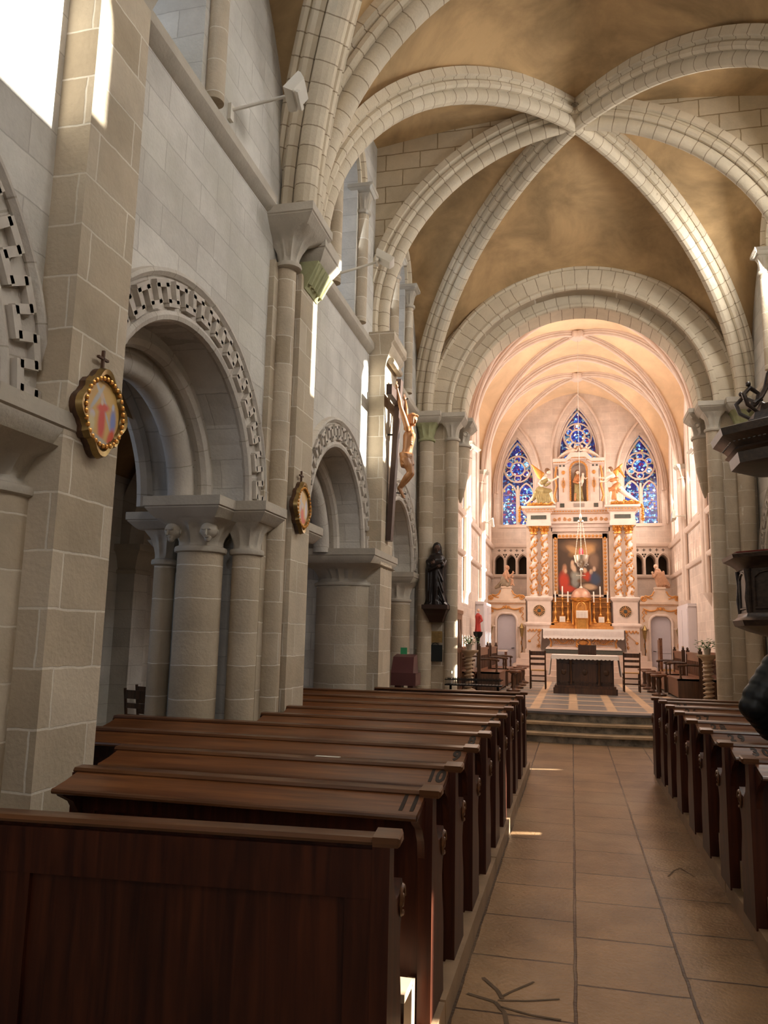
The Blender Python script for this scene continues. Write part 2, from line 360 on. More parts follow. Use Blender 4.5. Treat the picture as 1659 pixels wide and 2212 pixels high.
for side,name,cls in (('left','wall_left',CL_L),('right','wall_right',CL_R)):
    M=None if side=='left' else MIR
    mb=MB(); mb.M=M
    panel_wall(mb,'x',LX-.95,LX,-7,13.6,SPR,5.5,[(c,h,SPR,SPR,'round') for c,h in ARCH])
    ys=-7
    for c,h in ARCH+[(14.6,.5)]:      # pier cores below the springing
        a,b=ys,c-h
        if b-a>.3:
            a2=a+ (.28 if a>-7 else 0); b2=b-.28 if c<14 else 13.6
            mb.poly([(a2,0),(b2,0),(b2,SPR),(a2,SPR)],'x',LX-.85,LX)
        ys=c+h
    panel_wall(mb,'x',LX-.75,LX,-7,13.6,5.5,9.4,[(c,h,5.62 if side=='left' else (6.6 if c==4.45 else 6.2),7.45,'round') for c,h in cls])
    struct(name,mb,ST_WALL)
    # outer aisle wall
    mb=MB(); mb.M=M
    panel_wall(mb,'x',-6.2,-5.7,-7,14,0,4.9,[(y,.35,2.2,3.3,'round') for y in (-1.8,1.8,4.9)] if side=='left' else [(4.80,.17,2.6,3.5,'round'),(8.55,.10,2.45,3.5,'round'),(11.95,.10,2.6,3.5,'round')])
    mb.box(-6.2,13.6,0,-3.6,14.4,4.9)
    struct('wall_'+side+'_aisle',mb,ST_WALL)
    mb=MB(); mb.M=M; n=10
    for k in range(n):
        a0,a1=PI*k/n,PI*(k+1)/n
        f=lambda a:( -4.65-1.1*math.cos(a),3.35+.85*math.sin(a))
        (x0,z0),(x1,z1)=f(a0),f(a1); mb.poly([(x0,z0),(x1,z1),(x1,z1+.15),(x0,z0+.15)],'y',-7,14)
    struct('ceiling_'+side+'_aisle',mb,PLASTER)
    # window panes
    for i,(c,h) in enumerate(cls):
        mb=MB(); mb.M=M; mb.poly([(c-h-.02,5.6),(c+h+.02,5.6)]+[(c+(h+.02)*math.cos(a*PI/16),7.45+(h+.02)*math.sin(a*PI/16)) for a in range(17)],'x',LX-.70,LX-.69)
        if side=='left' or True:
            g=struct('window_%d'%(i+1+(10 if side=='right' else 0)),mb,GL_NAVE)
for y,lab in ((9.2,'farther'),(6.9,'nearer')):
    t=thing('aisle_pilaster','stone pilaster on the outer wall of the left aisle, the %s one'%lab,'pilaster',(-5.6,y,0),'aisle pilasters')
    mb=MB(); mb.box(-5.72,y-.17,0,-5.45,y+.17,2.35); obj('shaft',mb,ST_WALL,t)
    mb=MB(); L_=lambda d,z:[(-5.72,y-.17-d,z),(-5.45+d,y-.17-d,z),(-5.45+d,y+.17+d,z),(-5.72,y+.17+d,z)]
    mb.loft([L_(.03,2.33),L_(.03,2.37),L_(0,2.39),L_(.05,2.55),L_(.09,2.6),L_(.12,2.62),L_(.12,2.70)]); obj('capital',mb,ST_CAP,t)
    mb=MB(); P=quarter((-5.6,y,2.70),(-4.65,y,4.1),12); P=P+[Vector((-9.3-p.x,p.y,p.z)) for p in reversed(P[:-1])]; mb.sweep(P,[(-.16,.2),(-.16,-.03),(-.08,-.09),(0,-.14),(.08,-.09),(.16,-.03),(.16,.2)],(0,-1,0)); struct('trim_%d'%(80 if y>8 else 81),mb,ST_ARCH)
# ---- arcade arches with their orders, hood and fret (left; the right side repeats them)
for side in ('left','right'):
    for i,(c,h) in enumerate(ARCH):
        if c<0 or (side=='right' and c<4): continue
        mb=MB(); mb.M=None if side=='left' else MIR
        x=LX
        ring_yz(mb,x,c,SPR,h,[(-.62,-.13),(-.62,.05),(-.30,.05),(-.30,-.13)])
        ring_yz(mb,x,c,SPR,h,rollp(-.33,-.10,.06))
        ring_yz(mb,x,c,SPR,h,rollp(-.60,-.10,.06))
        ring_yz(mb,x,c,SPR,h,[(-.54,-.26),(-.54,-.1),(-.40,-.1),(-.40,-.26)])
        ring_yz(mb,x,c,SPR,h,rollp(-.47,-.25,.105,10))
        ring_yz(mb,x,c,SPR,h,rollp(-.93,-.02,.07))
        # face: inner roll, fret ground, hood
        ring_yz(mb,x,c,SPR,h,rollp(.0,.03,.042))
        ring_yz(mb,x,c,SPR,h,[(-.01,.02),(.018,.02),(.018,.31),(-.01,.31)])
        ring_yz(mb,x,c,SPR,h,[(-.01,.29),(.035,.285),(.06,.31),(.055,.335),(-.01,.345)])
        main=mb; mb=MB(); mb.M=main.M; N=32; r1,r2=h+.105,h+.235
        def PP(a,r): return Vector((x+.03,c+r*math.cos(a),SPR+r*math.sin(a)))
        for k in range(N):
            a=PI-PI*(k+.25)/N; a2=PI-PI*(k+1.25)/N; r=(r1,r2)[k%2]; q=(r2,r1)[k%2]
            mb.bar(PP(a+.012,r),PP(a2-.012,r),.05,.055,up=(1,0,0)); mb.bar(PP(a2,r),PP(a2,q),.05,.055,up=(1,0,0))
        tr=struct('trim_%d'%(i+1+(20 if side=='right' else 0)),main,ST_ARCH); obj('fret_moulding',mb,ST_FRET,tr)
def capital(mb,x,y,z0,z1,r,sx,sy,n=24,flutes=0,depth=.05):
    depth*=1.9
    """bell from a circle r at z0 to a rectangle sx,sy at z1"""
    loops=[]
    def sqp(a,hx,hy):
        c,s=math.cos(a),math.sin(a); k=min(hx/max(abs(c),1e-6),hy/max(abs(s),1e-6)); return (c*k,s*k)
    for j in range(9):
        t=j/8; e=t**1.7; L=[]
        for k in range(n):
            a=2*PI*k/n; q=sqp(a,sx/2,sy/2); fl=1
            if flutes and 0<j<8: fl=1-depth*(abs(math.cos(flutes*a/2))**.6)*min(1,math.sin(t*PI)*1.4)*(.45 if t>.75 else 1)
            L.append((x+(r*math.cos(a)*(1-e)+q[0]*e)*fl,y+(r*math.sin(a)*(1-e)+q[1]*e)*fl,z0+(z1-z0)*t))
        loops.append(L)
    mb.loft(loops); mb.lathe([(r,-.03),(r+.025,-.02),(r+.03,.0),(r+.025,.02),(r,.03)],(x,y,z0-.01),16)
    return mb
def abacus(mb,x0,y0,x1,y1,z0,z1):
    h=(z1-z0); o=.06
    def L(d,z): return [(x0-d,y0-d,z),(x1+d,y0-d,z),(x1+d,y1+d,z),(x0-d,y1+d,z)]
    return mb.loft([L(-.02,z0),L(.0,z0+h*.1),L(o*.8,z0+h*.45),L(o*.8,z0+h*.5),L(o,z0+h*.55),L(o,z1)])
def column(name,label,shafts,aba,parent_grp=None,M=None,mat=None,capmat=None,group=None,base=True,faces=None):
    """shafts: (x,y,r,z0,ztop,zcap,sx,sy,flutes)"""
    x,y=shafts[0][0],shafts[0][1]
    if M is not None: x=2*CX-x
    t=thing(name,label,'column',(x,y,0),group)
    for sh in shafts:
        mb=MB(); mb.M=M; X,Y,r,z0,zt,zc,sx,sy,fl=sh
        mb.lathe([(r,z0),(r,zt)],(X,Y,0),28); obj('shaft',mb,mat or ST_COL,t)
        mb=MB(); mb.M=M; capital(mb,X,Y,zt,zc,r,sx,sy,48 if fl else 24,fl,.09); 
        if faces and sh is shafts[0]:
            for fx,fy in faces:
                head(mb,(fx,fy+.03,(zt+zc)/2+.01),(.15 if fx>-3 else -.15,-1,-.1),.078)
                for e in (-1,1): mb.ball((fx+e*.028,fy-.040,(zt+zc)/2+.026),(.013,.009,.009),6,4)
        obj('capital',mb,capmat or ST_CAP,t)
        if base and z0<.2:
            mb=MB(); mb.M=M; mb.lathe([(r+.1,0),(r+.1,.12),(r+.07,.15),(r+.09,.19),(r+.05,.24),(r+.02,.27),(r,.30)],(X,Y,0),24); obj('base',mb,ST_CAP,t)
    if aba:
        mb=MB(); mb.M=M
        for a in aba: abacus(mb,*a)
        obj('abacus',mb,ST_CAP,t)
    return t
for side in ('left','right'):
    M=None if side=='left' else MIR
    w=side
    if side=='left':
        column('stone_column','half-round stone column at the left edge of the photo with carved leaf capital',[(-2.97,3.28,.36,0,2.28,2.50,1.0,.8,14)],[(-3.5,2.90,-2.50,3.55,2.50,2.68)],M=M,group='arcade columns')
    if side=='left':
        column('stone_column','clustered stone columns of the first full arch, capital carved with two faces',
          [(-3.03,6.02,.19,0,2.29,2.52,.60,.56,10),(-2.70,6.22,.12,0,2.29,2.52,.34,.36,9),(-3.42,6.14,.09,0,2.2,2.46,.28,.3,9),(-3.50,6.36,.09,0,2.15,2.40,.3,.3,9)],
          [(-3.33,5.72,-2.77,6.4,2.52,2.69),(-2.86,6.02,-2.50,6.4,2.52,2.69),(-3.62,5.95,-3.3,6.5,2.46,2.6)],M=M,faces=[(-2.87,5.80),(-3.19,5.80)],group='arcade columns')
        column('stone_column','clustered stone columns starting the second arch, behind the tall wall shaft',[(-3.03,7.33,.215,0,2.29,2.52,.62,.5,10)],[(-3.36,7.05,-2.55,7.6,2.52,2.69)],M=M,group='arcade columns')
        mid='broad half-round stone column under the second arch with scalloped capital, before the crucifix pier'
    else:
        column('stone_column','right arcade clustered stone columns behind the pulpit side',[(-2.9,6.27,.25,0,2.29,2.52,.62,.5,10)],[(-3.36,5.98,-2.50,6.5,2.52,2.69)],M=M,group='arcade columns')
        mid='round stone column beside the pulpit under the right arcade'
    column('stone_column',mid,[(-2.93,10.2,.43,0,2.28,2.52,1.06,1.22,22)],[(-3.44,9.58,-2.46,10.8,2.52,2.70)],M=M,mat=ST_COLB,group='arcade columns')
    column('stone_column','stone column of the third %s arch beside the chancel wall'%side,[(-2.86,13.10,.19,0,2.22,2.5,.55,.45,10)],[(-3.2,12.9,-2.62,13.45,2.5,2.68)],M=M,group='arcade columns')
    # wall shafts and pilasters that carry the vault
    t=thing('wall_pilaster',('flat tan stone pilaster nearest the camera with a painted station plaque' if side=='left' else 'flat stone pilaster of the right wall nearest the camera'),'pilaster',((LX if side=='left' else RX),3.54,0),'pilasters')
    mb=MB(); mb.M=M; mb.box(-2.7,3.31,0,-2.45,3.79,5.35); obj('shaft',mb,ST_PIER,t)
    mb=MB(); mb.M=M; mb.loft([[(-2.7,3.31,5.35),(-2.45,3.31,5.35),(-2.45,3.79,5.35),(-2.7,3.79,5.35)],[(-2.7,3.28,5.5),(-2.40,3.28,5.5),(-2.40,3.82,5.5),(-2.7,3.82,5.5)],[(-2.7,3.22,5.56),(-2.34,3.22,5.56),(-2.34,3.88,5.56),(-2.7,3.88,5.56)],[(-2.7,3.22,5.7),(-2.34,3.22,5.7),(-2.34,3.88,5.7),(-2.7,3.88,5.7)]]); obj('capital',mb,ST_CAP,t)
    t=thing('wall_pilaster',('tall stone shaft and pilaster pair on the left wall with fluted capitals' if side=='left' else 'tall stone shaft and pilaster pair on the right wall'),'pilaster',((LX if side=='left' else RX),6.8,0),'pilasters')
    mb=MB(); mb.M=M; mb.lathe([(.095,0),(.095,5.0)],(-2.56,6.49,0),24); obj('shaft',mb,ST_COL,t)
    mb=MB(); mb.M=M; mb.box(-2.7,6.62,0,-2.45,7.10,5.0); mb.box(-2.7,6.3,0,-2.60,6.7,5.0); obj('pilaster_body',mb,ST_PIER,t)
    mb=MB(); mb.M=M; capital(mb,-2.53,6.47,5.0,5.30,.095,.50,.44,48,9,.14); abacus(mb,-2.74,6.24,-2.27,6.72,5.30,5.47); obj('capital',mb,ST_CAP,t)
    mb=MB(); mb.M=M; mb.loft([[(-2.7,6.68,4.88),(-2.44,6.68,4.88),(-2.44,7.06,4.88),(-2.7,7.06,4.88)],[(-2.7,6.68,4.92),(-2.42,6.68,4.92),(-2.42,7.08,4.92),(-2.7,7.08,4.92)],[(-2.7,6.68,5.15),(-2.31,6.68,5.15),(-2.31,7.16,5.15),(-2.7,7.16,5.15)]])
    for k in range(5): mb.tube([(-2.41,6.73+k*.08,4.93),(-2.33,6.73+k*.095,5.14)],.026,6)
    obj('capital',mb,ST_CAPG,t)
    mb=MB(); mb.M=M; abacus(mb,-2.75,6.72,-2.30,7.14,5.15,5.40); obj('abacus',mb,ST_CAP,t)
    t=thing('wall_pilaster',('narrow stone pilaster behind the crucifix with a bracket capital' if side=='left' else 'stone pilaster of the right wall above the pulpit'),'pilaster',((LX if side=='left' else RX),10.4,0),'pilasters')
    mb=MB(); mb.M=M; mb.box(-2.7,9.95,0,-2.43,10.62,5.30); obj('shaft',mb,ST_PIER,t)
    mb=MB(); mb.M=M
    def CL(x,d,z): return [(-2.7,9.95-d,z),(x,9.95-d,z),(x,10.62+d,z),(-2.7,10.62+d,z)]
    mb.loft([CL(-2.43,0,5.22),CL(-2.41,.01,5.32),CL(-2.36,.04,5.45),CL(-2.33,.06,5.50),CL(-2.33,.06,5.56),CL(-2.29,.08,5.60),CL(-2.29,.08,5.72)])
    mb.tube([(-2.36,10.0,5.34),(-2.36,10.57,5.34)],.05,8); obj('capital',mb,ST_PIER,t)
    # string course
    mb=MB(); mb.M=M
    for a,b in ((-7,3.25),(3.85,6.2),(7.16,9.88),(10.7,13.5)):
        mb.poly([(LX-.02,5.40),(LX+.03,5.42),(LX+.08,5.48),(LX+.08,5.56),(LX-.02,5.60)],'y',a,b)
    struct('trim_%d'%(7 if side=='left' else 27),mb,ST_CAP)
    # clerestory shafts
    for i,(c,h) in enumerate(CL_L if side=='left' else CL_R):
        if c<1: continue
        for s in (1,-1):
            y=c+s*(h+.13)
            lab='slender clerestory shaft beside the %s window of the %s wall, on its %s side'%({4.40:'first',4.45:'first',8.67:'second',8.68:'second',11.72:'third',11.40:'third'}[c],side,'far' if s>0 else 'near')
            column('clerestory_shaft',lab,[(-2.60,y,.075,5.6,7.12,7.36,.22,.2,8)],[(-2.72,y-.11,-2.50,y+.11,7.36,7.46)],M=M,group='clerestory shafts',base=False)
        mb=MB(); mb.M=M
        ring_yz(mb,LX,c,7.45,h+.13,rollp(.04,0,.06)); ring_yz(mb,LX,c,7.45,h+.13,[(-.02,-.12),(.04,-.12),(.04,.12),(-.02,.12)])
        struct('trim_%d'%(8+i+(20 if side=='right' else 0)),mb,ST_RIB)
# ---------------------------------------------------------------- vaults
def web(mb,A,B,m=8,sag=.0):
    n=len(A); v=[];f=[]
    for i in range(n):
        for j in range(m+1):
            t=j/m; p=A[i].lerp(B[i],t); p.z+=sag*math.sin(PI*t)*(A[i]-B[i]).length; v.append(p)
    for i in range(n-1):
        for j in range(m): f.append((i*(m+1)+j,i*(m+1)+j+1,(i+1)*(m+1)+j+1,(i+1)*(m+1)+j))
    mb.add(v,f)
def vault(corners,outer,boss,crowns,sag=.02):
    """corners: rib springers SW,SE,NE,NW; outer: web corners; crowns: S,E,N,W tops"""
    mb=MB()
    for k in range(4):
        D=quarter(corners[k],boss)
        for cr in (crowns[k],crowns[(k-1)%4]):
            mb_top=Vector(cr); W_=quarter(outer[k],cr)
            if (k,cr) : web(mb,W_,D,8,sag)
    return mb
def ribprof(s=1.0,hw=.20):
    pts=[(hw,.06),(hw,-.035),(hw-.03,-.045),(hw-.045,-.03)]
    cx_=hw-.09
    pts+= [(cx_+.05*math.cos(a),-.105+.052*math.sin(a)) for a in [PI*.38-k*PI*.26 for k in range(5)]]
    pts+= [(.082,-.115),(.074,-.15)]
    pts+= [(.088*math.cos(a),-.205+.088*math.sin(a)) for a in [PI*.12-k*PI*.15 for k in range(4)]]
    pts.append((0,-.293))
    full=pts+[(-x,y) for x,y in reversed(pts[:-1])]
    return [(x*s,y*s) for x,y in full]
def rib(mb,p0,boss,prof,pre=0,n=26):
    P=quarter(p0,boss,n)
    if pre: P=[Vector((p0[0],p0[1],p0[2]-pre))]+P
    d=Vector((boss[0]-p0[0],boss[1]-p0[1],0)).normalized(); nr=d.cross(Vector((0,0,1)))
    mb.sweep(P,prof,nr)
ZS=5.45
def nave_bay(y0,y1,ym,tag_,ztS,ztN,zsN,boss_z=8.86):
    boss=(CX,ym,boss_z)
    cor=[(-2.57,y0+.13,ZS),(2.87,y0+.13,ZS),(2.87,y1-.08,zsN),(-2.57,y1-.08,zsN)]
    out=[(LX-.02,y0,ZS),(RX+.02,y0,ZS),(RX+.02,y1,zsN),(LX-.02,y1,zsN)]
    crowns=[(CX,y0,ztS),(RX+.02,ym,8.62),(CX,y1,ztN),(LX-.02,ym,8.62)]
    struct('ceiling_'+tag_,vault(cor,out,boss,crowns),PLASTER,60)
    return boss,cor
bE,cE=nave_bay(6.77,13.5,10.2,'nave_east',8.68,8.12,5.55)
bW,cW=nave_bay(.1,6.77,3.45,'nave_west',8.68,8.68,5.45)
bX,cX=nave_bay(-7,0.1,-3.4,'nave_entrance',8.68,8.68,5.45)
k=31
for B,Cs,s in ((bE,cE,1.0),(bW,cW,1.25)):
    for c in Cs:
        mb=MB(); rib(mb,c,B,ribprof(s),.02); struct('trim_%d'%k,mb,ST_RIB,28); k+=1
def arch_x(mb,y,x0,x1,zs,zt,prof,pre=0,n=22):
    cx=(x0+x1)/2; A=quarter((x0,y,zs),(cx,y,zt),n); B=[Vector((2*cx-p.x,p.y,p.z)) for p in reversed(A[:-1])]
    P=A+B
    if pre: P=[Vector((x0,y,zs-pre))]+P+[Vector((x1,y,zs-pre))]
    mb.sweep(P,prof,(0,-1,0))
mb=MB(); arch_x(mb,6.77,-2.66,2.96,ZS,8.62,[(x*1.15,y*1.1) for x,y in ribprof(1.0,.21)],.02); struct('trim_40',mb,ST_RIB)
mb=MB(); arch_x(mb,.1,-2.6,2.9,ZS,8.62,ribprof(1.2,.2)); struct('trim_41',mb,ST_RIB)
for y in (10.22,3.45):
    mb=MB(); arch_x(mb,y,-2.74,3.04,6.0,8.90,ribprof(1.0),.28); struct('trim_%d'%(42 if y>5 else 43),mb,ST_RIB)
    # diaphragm wall standing on the middle transverse rib up to the plaster
    mb=MB(); A=quarter((-2.74,y,6.0),(CX,y,8.90),22)
    full=[(p.x,p.z) for p in A]+[(2*CX-p.x,p.z) for p in reversed(A[:-1])]
    for (xa,za),(xb,zb) in zip(full[:-1],full[1:]):
        f=lambda x: 8.98-.34*abs(x-CX)/2.8
        if f(xa)-za>.0 and f(xb)-zb>.0: mb.poly([(xa,za-.02),(xb,zb-.02),(xb,f(xb)+.05),(xa,f(xa)+.05)],'y',y-.14,y+.14)
    mb.box(LX-.15,y-.14,5.5,-2.66,y+.14,8.7); mb.box(2.96,y-.14,5.5,RX+.15,y+.14,8.7)
    struct('wall_diaphragm_%s'%('east' if y>5 else 'west'),mb,ST_UP)
# keystone where the six ribs meet
mb=MB(); mb.lathe([(.02,0),(.13,.02),(.20,.09),(.20,.30)],(CX,10.2,8.60),12); struct('trim_44',mb,ST_RIB)
# ---------------------------------------------------------------- west end and chancel wall
mb=MB(); panel_wall(mb,'y',-7.5,-7,-6,6.5,0,10,[(CX,1.6,3.2,6.3,'round')]); struct('wall_back',mb,ST_WALL)
mb=MB(); panel_wall(mb,'y',13.5,13.85,-6.2,6.5,0,9.6,[(CX,2.25,0,5.55,'round')]); 
panel_wall(mb,'y',13.85,14.35,-2.75,3.05,5.55,9.6,[(CX,2.05,5.55,5.55,'round')]); mb.box(-2.75,13.85,0,CX-2.22,14.35,5.55); mb.box(CX+2.22,13.85,0,3.05,14.35,5.55)
mb.box(-6.2,13.85,0,-2.75,14.35,9.6); mb.box(3.05,13.85,0,6.5,14.35,9.6)
struct('wall_chancel',mb,ST_PIER)
def ring_xz(mb,y,r,prof,z=5.55,n=40): return mb.sweep([(CX+r*math.cos(PI-PI*i/n),y,z+r*math.sin(PI-PI*i/n)) for i in range(n+1)],prof,(0,-1,0))
mb=MB(); ring_xz(mb,13.5,2.25,[(-.01,.02),(.05,.02),(.05,.34),(-.01,.34)]); ring_xz(mb,13.5,2.25,[(.0,.30),(.09,.30),(.11,.33),(.09,.38),(.0,.40)]); ring_xz(mb,13.5,2.25,rollp(.02,.0,.055))
struct('trim_45',mb,ST_RIB)
mb=MB(); ring_xz(mb,13.85,2.02,[(-.52,-.0),(-.52,.06),(.02,.06),(.02,-.0)]); ring_xz(mb,13.85,2.02,rollp(.0,.04,.05)); ring_xz(mb,13.85,2.02,[(-.01,.05),(.03,.05),(.03,.24),(-.01,.24)])
struct('trim_46',mb,ST_RIB)
for side in ('left','right'):
    M=None if side=='left' else MIR
    column('chancel_arch_column','corner stone shaft on the %s of the chancel wall with mossy fluted capital'%side,[(-2.47,13.40,.125,0,5.08,5.36,.40,.36,8)],[(-2.70,13.20,-2.25,13.5,5.36,5.55)],M=M,capmat=ST_CAPG,group='chancel arch shafts')
    column('chancel_arch_column','slender stone shaft on the %s jamb of the chancel arch with leaf capital'%side,[(-2.03,13.52,.115,0,5.10,5.38,.34,.34,10)],[(-2.25,13.36,-1.84,13.84,5.38,5.55)],M=M,group='chancel arch shafts')
    t=thing('corbel_shaft','cut-off stone half shaft with carved capital on the inner %s side of the chancel arch'%side,'corbel',((-1.8 if side=='left' else 2.1),13.9,4),'chancel arch shafts')
    mb=MB(); mb.M=M; mb.lathe([(.015,4.05),(.05,4.15),(.13,4.5),(.165,4.9),(.17,5.12)],(-1.95,14.05,0),16); obj('shaft',mb,ST_COL,t)
    mb=MB(); mb.M=M; capital(mb,-1.95,14.05,5.1,5.40,.17,.44,.5,36,8,.2); abacus(mb,-2.15,13.8,-1.75,14.35,5.40,5.56)
    for a in (-1,1): mb.tube([(-1.95+a*.12+.04*math.cos(q),13.83,5.28+.04*math.sin(q)) for q in [PI*2*i/8 for i in range(9)]],.014,5)
    obj('capital',mb,ST_CAP,t)
# ---------------------------------------------------------------- chancel shell
EX0,EX1,EC=-2.65,3.20,.28
ZC=10.15
BAYS=[(14.55,16.3),(16.3,19.8),(19.8,23.3),(23.3,27.0)]
for side,x0,x1 in (('left',-3.4,-2.65),('right',3.20,3.95)):
    wins=[]; gal=[]
    for a,b in BAYS[1:]:
        c=(a+b)/2; wins.append((c,.72,4.95,7.4,'pointed',1.25))
        for q in (-.9,-.45,0,.45,.9): gal.append((c+q,.15,3.80,4.25,'pointed',.24))
    mb=MB(); panel_wall(mb,'x',x0,x1,14.55,27.5,0,3.6,([(14.86,.2,3.05,3.6,'flat')] if side=='right' else []))  # unseen slit on the right added to let sun reach the left jamb
    panel_wall(mb,'x',x0,x1,14.55,27.5,3.6,4.65,gal+([(14.86,.2,3.6,4.35,'flat')] if side=='right' else [])); panel_wall(mb,'x',x0,x1,14.55,27.5,4.65,11.2,wins)
    struct('wall_%s_chancel'%side,mb,ST_CHAN)
    xi=EX0 if side=='left' else EX1; s=1 if side=='left' else -1
    mb=MB()
    for z,h in ((4.62,.14),(3.62,.12)): mb.poly([(xi-.02*s,z),(xi+.06*s,z+.02),(xi+.10*s,z+h*.6),(xi+.10*s,z+h),(xi-.02*s,z+h+.03)],'y',14.6,27)
    for (a,b) in BAYS[1:]:
        c=(a+b)/2
        for hh,rr,ri,dx in ((.80,.055,1.36,.03),(.92,.05,1.52,.03)):
            P=pointed(c,hh,7.4,ri); P=[(c-hh,4.8)]+P+[(c+hh,4.8)]
            mb.tube([(xi+dx*s,u,z) for u,z in P],rr,8)
    struct('trim_%d'%(47 if side=='left' else 48),mb,ST_PINK)
    for i,(a,b) in enumerate(BAYS[1:]):
        c=(a+b)/2; mb=MB(); xg=xi-.45*s
        mb.poly([(c-.74,4.9),(c+.74,4.9)]+list(reversed(pointed(c,.74,7.4,1.3))),'x',xg,xg+.01)
        g=struct('window_%d'%(21+i+(3 if side=='right' else 0)),mb,GL_CH)
        mb=MB()
        for q in (0,): mb.bar((xg+.06*s,c+q,4.9),(xg+.06*s,c+q,7.9),.07)
        P=pointed(c-.37,.35,6.9,.6); mb.tube([(xg+.06*s,u,z) for u,z in P],.035,6); P=pointed(c+.37,.35,6.9,.6); mb.tube([(xg+.06*s,u,z) for u,z in P],.035,6)
        mb.tube([(xg+.06*s,c+.24*math.cos(t_*PI/8),7.75+.24*math.sin(t_*PI/8)) for t_ in range(17)],.035,6)
        obj('mullion',mb,ST_PINK,g)
        mb=MB(); mb.poly([(c-1.1,3.75),(c+1.1,3.75),(c+1.1,4.55),(c-1.1,4.55)],'x',xg,xg+.01); struct('window_%d'%(31+i+(3 if side=='right' else 0)),mb,GL_CH)
    # shafts between the bays
    for i,(a,b) in enumerate(BAYS[1:]):
        nm={0:'nearest the arch',1:'in the middle',2:'nearest the east windows'}[i]
        SH=[]; AB=[]
        for dy in (0,-.13,.13):
            y=a+dy; X=xi+(.10 if dy==0 else .06)*s
            SH.append((X,y,.075 if dy==0 else .055,2.75,6.25,6.5,.22,.13,8)); AB.append((X-.12,y-.08,X+.12,y+.08,6.5,6.62))
        column('vault_shaft','cluster of three slender pinkish shafts on the %s chancel wall, %s'%(side,nm),SH,AB,mat=ST_PINK,capmat=ST_PINK,group='chancel vault shafts',base=False)
        mb=MB(); mb.loft([[(xi,a-.05,2.45)]*8,[(xi+.14*s*math.sin(q*PI/7),a-.2*math.cos(q*PI/7),2.72) for q in range(8)],[(xi+.17*s*math.sin(q*PI/7),a-.22*math.cos(q*PI/7),2.78) for q in range(8)]]); struct('trim_%d'%(51+i+(3 if side=='right' else 0)),mb,ST_PINK)
kk=60
for i,(a,b) in enumerate(BAYS[1:]):
    m=(a+b)/2; boss=(EC,m,ZC)
    cor=[(EX0+.1,a,6.6),(EX1-.1,a,6.6),(EX1-.1,b,6.6),(EX0+.1,b,6.6)]
    out=[(EX0-.02,a,6.6),(EX1+.02,a,6.6),(EX1+.02,b,6.6),(EX0-.02,b,6.6)]
    crowns=[(EC,a,ZC-.05),(EX1+.02,m,9.3),(EC,b,ZC-.05),(EX0-.02,m,9.3)]
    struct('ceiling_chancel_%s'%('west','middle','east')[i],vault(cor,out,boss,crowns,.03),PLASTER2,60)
    for c in cor:
        mb=MB(); rib(mb,c,boss,[(x*.42,y*.5) for x,y in ribprof(1)]); struct('trim_%d'%kk,mb,ST_PINK); kk+=1
    mb=MB(); arch_x(mb,a,EX0+.1,EX1-.1,6.6,ZC-.03,[(x*.62,y*.62) for x,y in ribprof(1)]); struct('trim_%d'%kk,mb,ST_PINK); kk+=1
    mb=MB(); mb.lathe([(.03,-.12),(.12,-.11),(.20,-.06),(.23,.04),(.22,.1)],(EC,m,ZC-.12),16,lambda a_,z:1+.16*math.cos(6*a_))
    struct('trim_%d'%kk,mb,ST_PINK); kk+=1
mb=MB(); mb.box(-2.7,14.5,10.0,3.25,16.4,10.2); struct('ceiling_chancel_entry',mb,PLASTER2)
mb=MB(); mb.box(-6.2,14.2,9.5,6.5,14.5,11); struct('wall_chancel_upper',mb,ST_CHAN)
# east wall with three traceried windows and a blind gallery
EY=27.0
EW=[(-1.77,.62,5.48,7.05,1.55),(.29,.70,5.6,8.0,1.65),(2.33,.62,5.48,7.05,1.55)]
mb=MB()
panel_wall(mb,'y',EY,EY+.6,-3.4,3.95,0,3.70); 
panel_wall(mb,'y',EY,EY+.6,-3.4,3.95,3.70,4.72,[(x,.155,3.78,4.24,'pointed',.22) for x in (-2.4,-2.0,-1.6,-1.2,1.75,2.15,2.55,2.95)])
panel_wall(mb,'y',EY,EY+.6,-3.4,3.95,4.72,11.2,[(c,h,zb,zs,'pointed',ri) for c,h,zb,zs,ri in EW])
struct('wall_east',mb,ST_CHAN)
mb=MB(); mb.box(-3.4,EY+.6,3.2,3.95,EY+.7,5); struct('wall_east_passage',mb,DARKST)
mb=MB(); mb.poly([(EY+.02,3.66),(EY-.06,3.68),(EY-.09,3.72),(EY-.09,3.78),(EY+.02,3.8)],'x',EX0,EX1) ; mb.poly([(EY+.02,4.70),(EY-.06,4.72),(EY-.09,4.78),(EY-.09,4.84),(EY+.02,4.86)],'x',EX0,EX1)
for x in (-2.4,-2.0,-1.6,1.75,2.15,2.55,2.95):
    mb.tube([(x-.19,EY-.02,3.8)]+[(u,EY-.02,z) for u,z in pointed(x,.19,4.24,.27)]+[(x+.19,EY-.02,3.8)],.022,6)
struct('trim_49',mb,ST_PINK)
mb=MB()
for x in (-2.4,-2.2,-2.0,-1.8,-1.6,1.75,1.95,2.15,2.35,2.55,2.75,2.95):
    mb.box(x-.05,EY-.006,4.60,x+.05,EY+.01,4.62); mb.box(x-.01,EY-.006,4.56,x+.01,EY+.01,4.66)
for x in (-2.2,-1.8,1.95,2.35,2.75):
    for a in range(3): mb.lathe([(.035,0),(.035,.012)],(x+.045*math.cos(PI/2+PI+a*2*PI/3),0,0),8) if False else mb.ball((x+.045*math.cos(-PI/2+a*2*PI/3),EY,4.44+.045*math.sin(-PI/2+a*2*PI/3)),(.032,.01,.032),8,6)
struct('trim_50',mb,DARKST)  # crosses and trefoils: shade of shallow recesses drawn as dark pieces
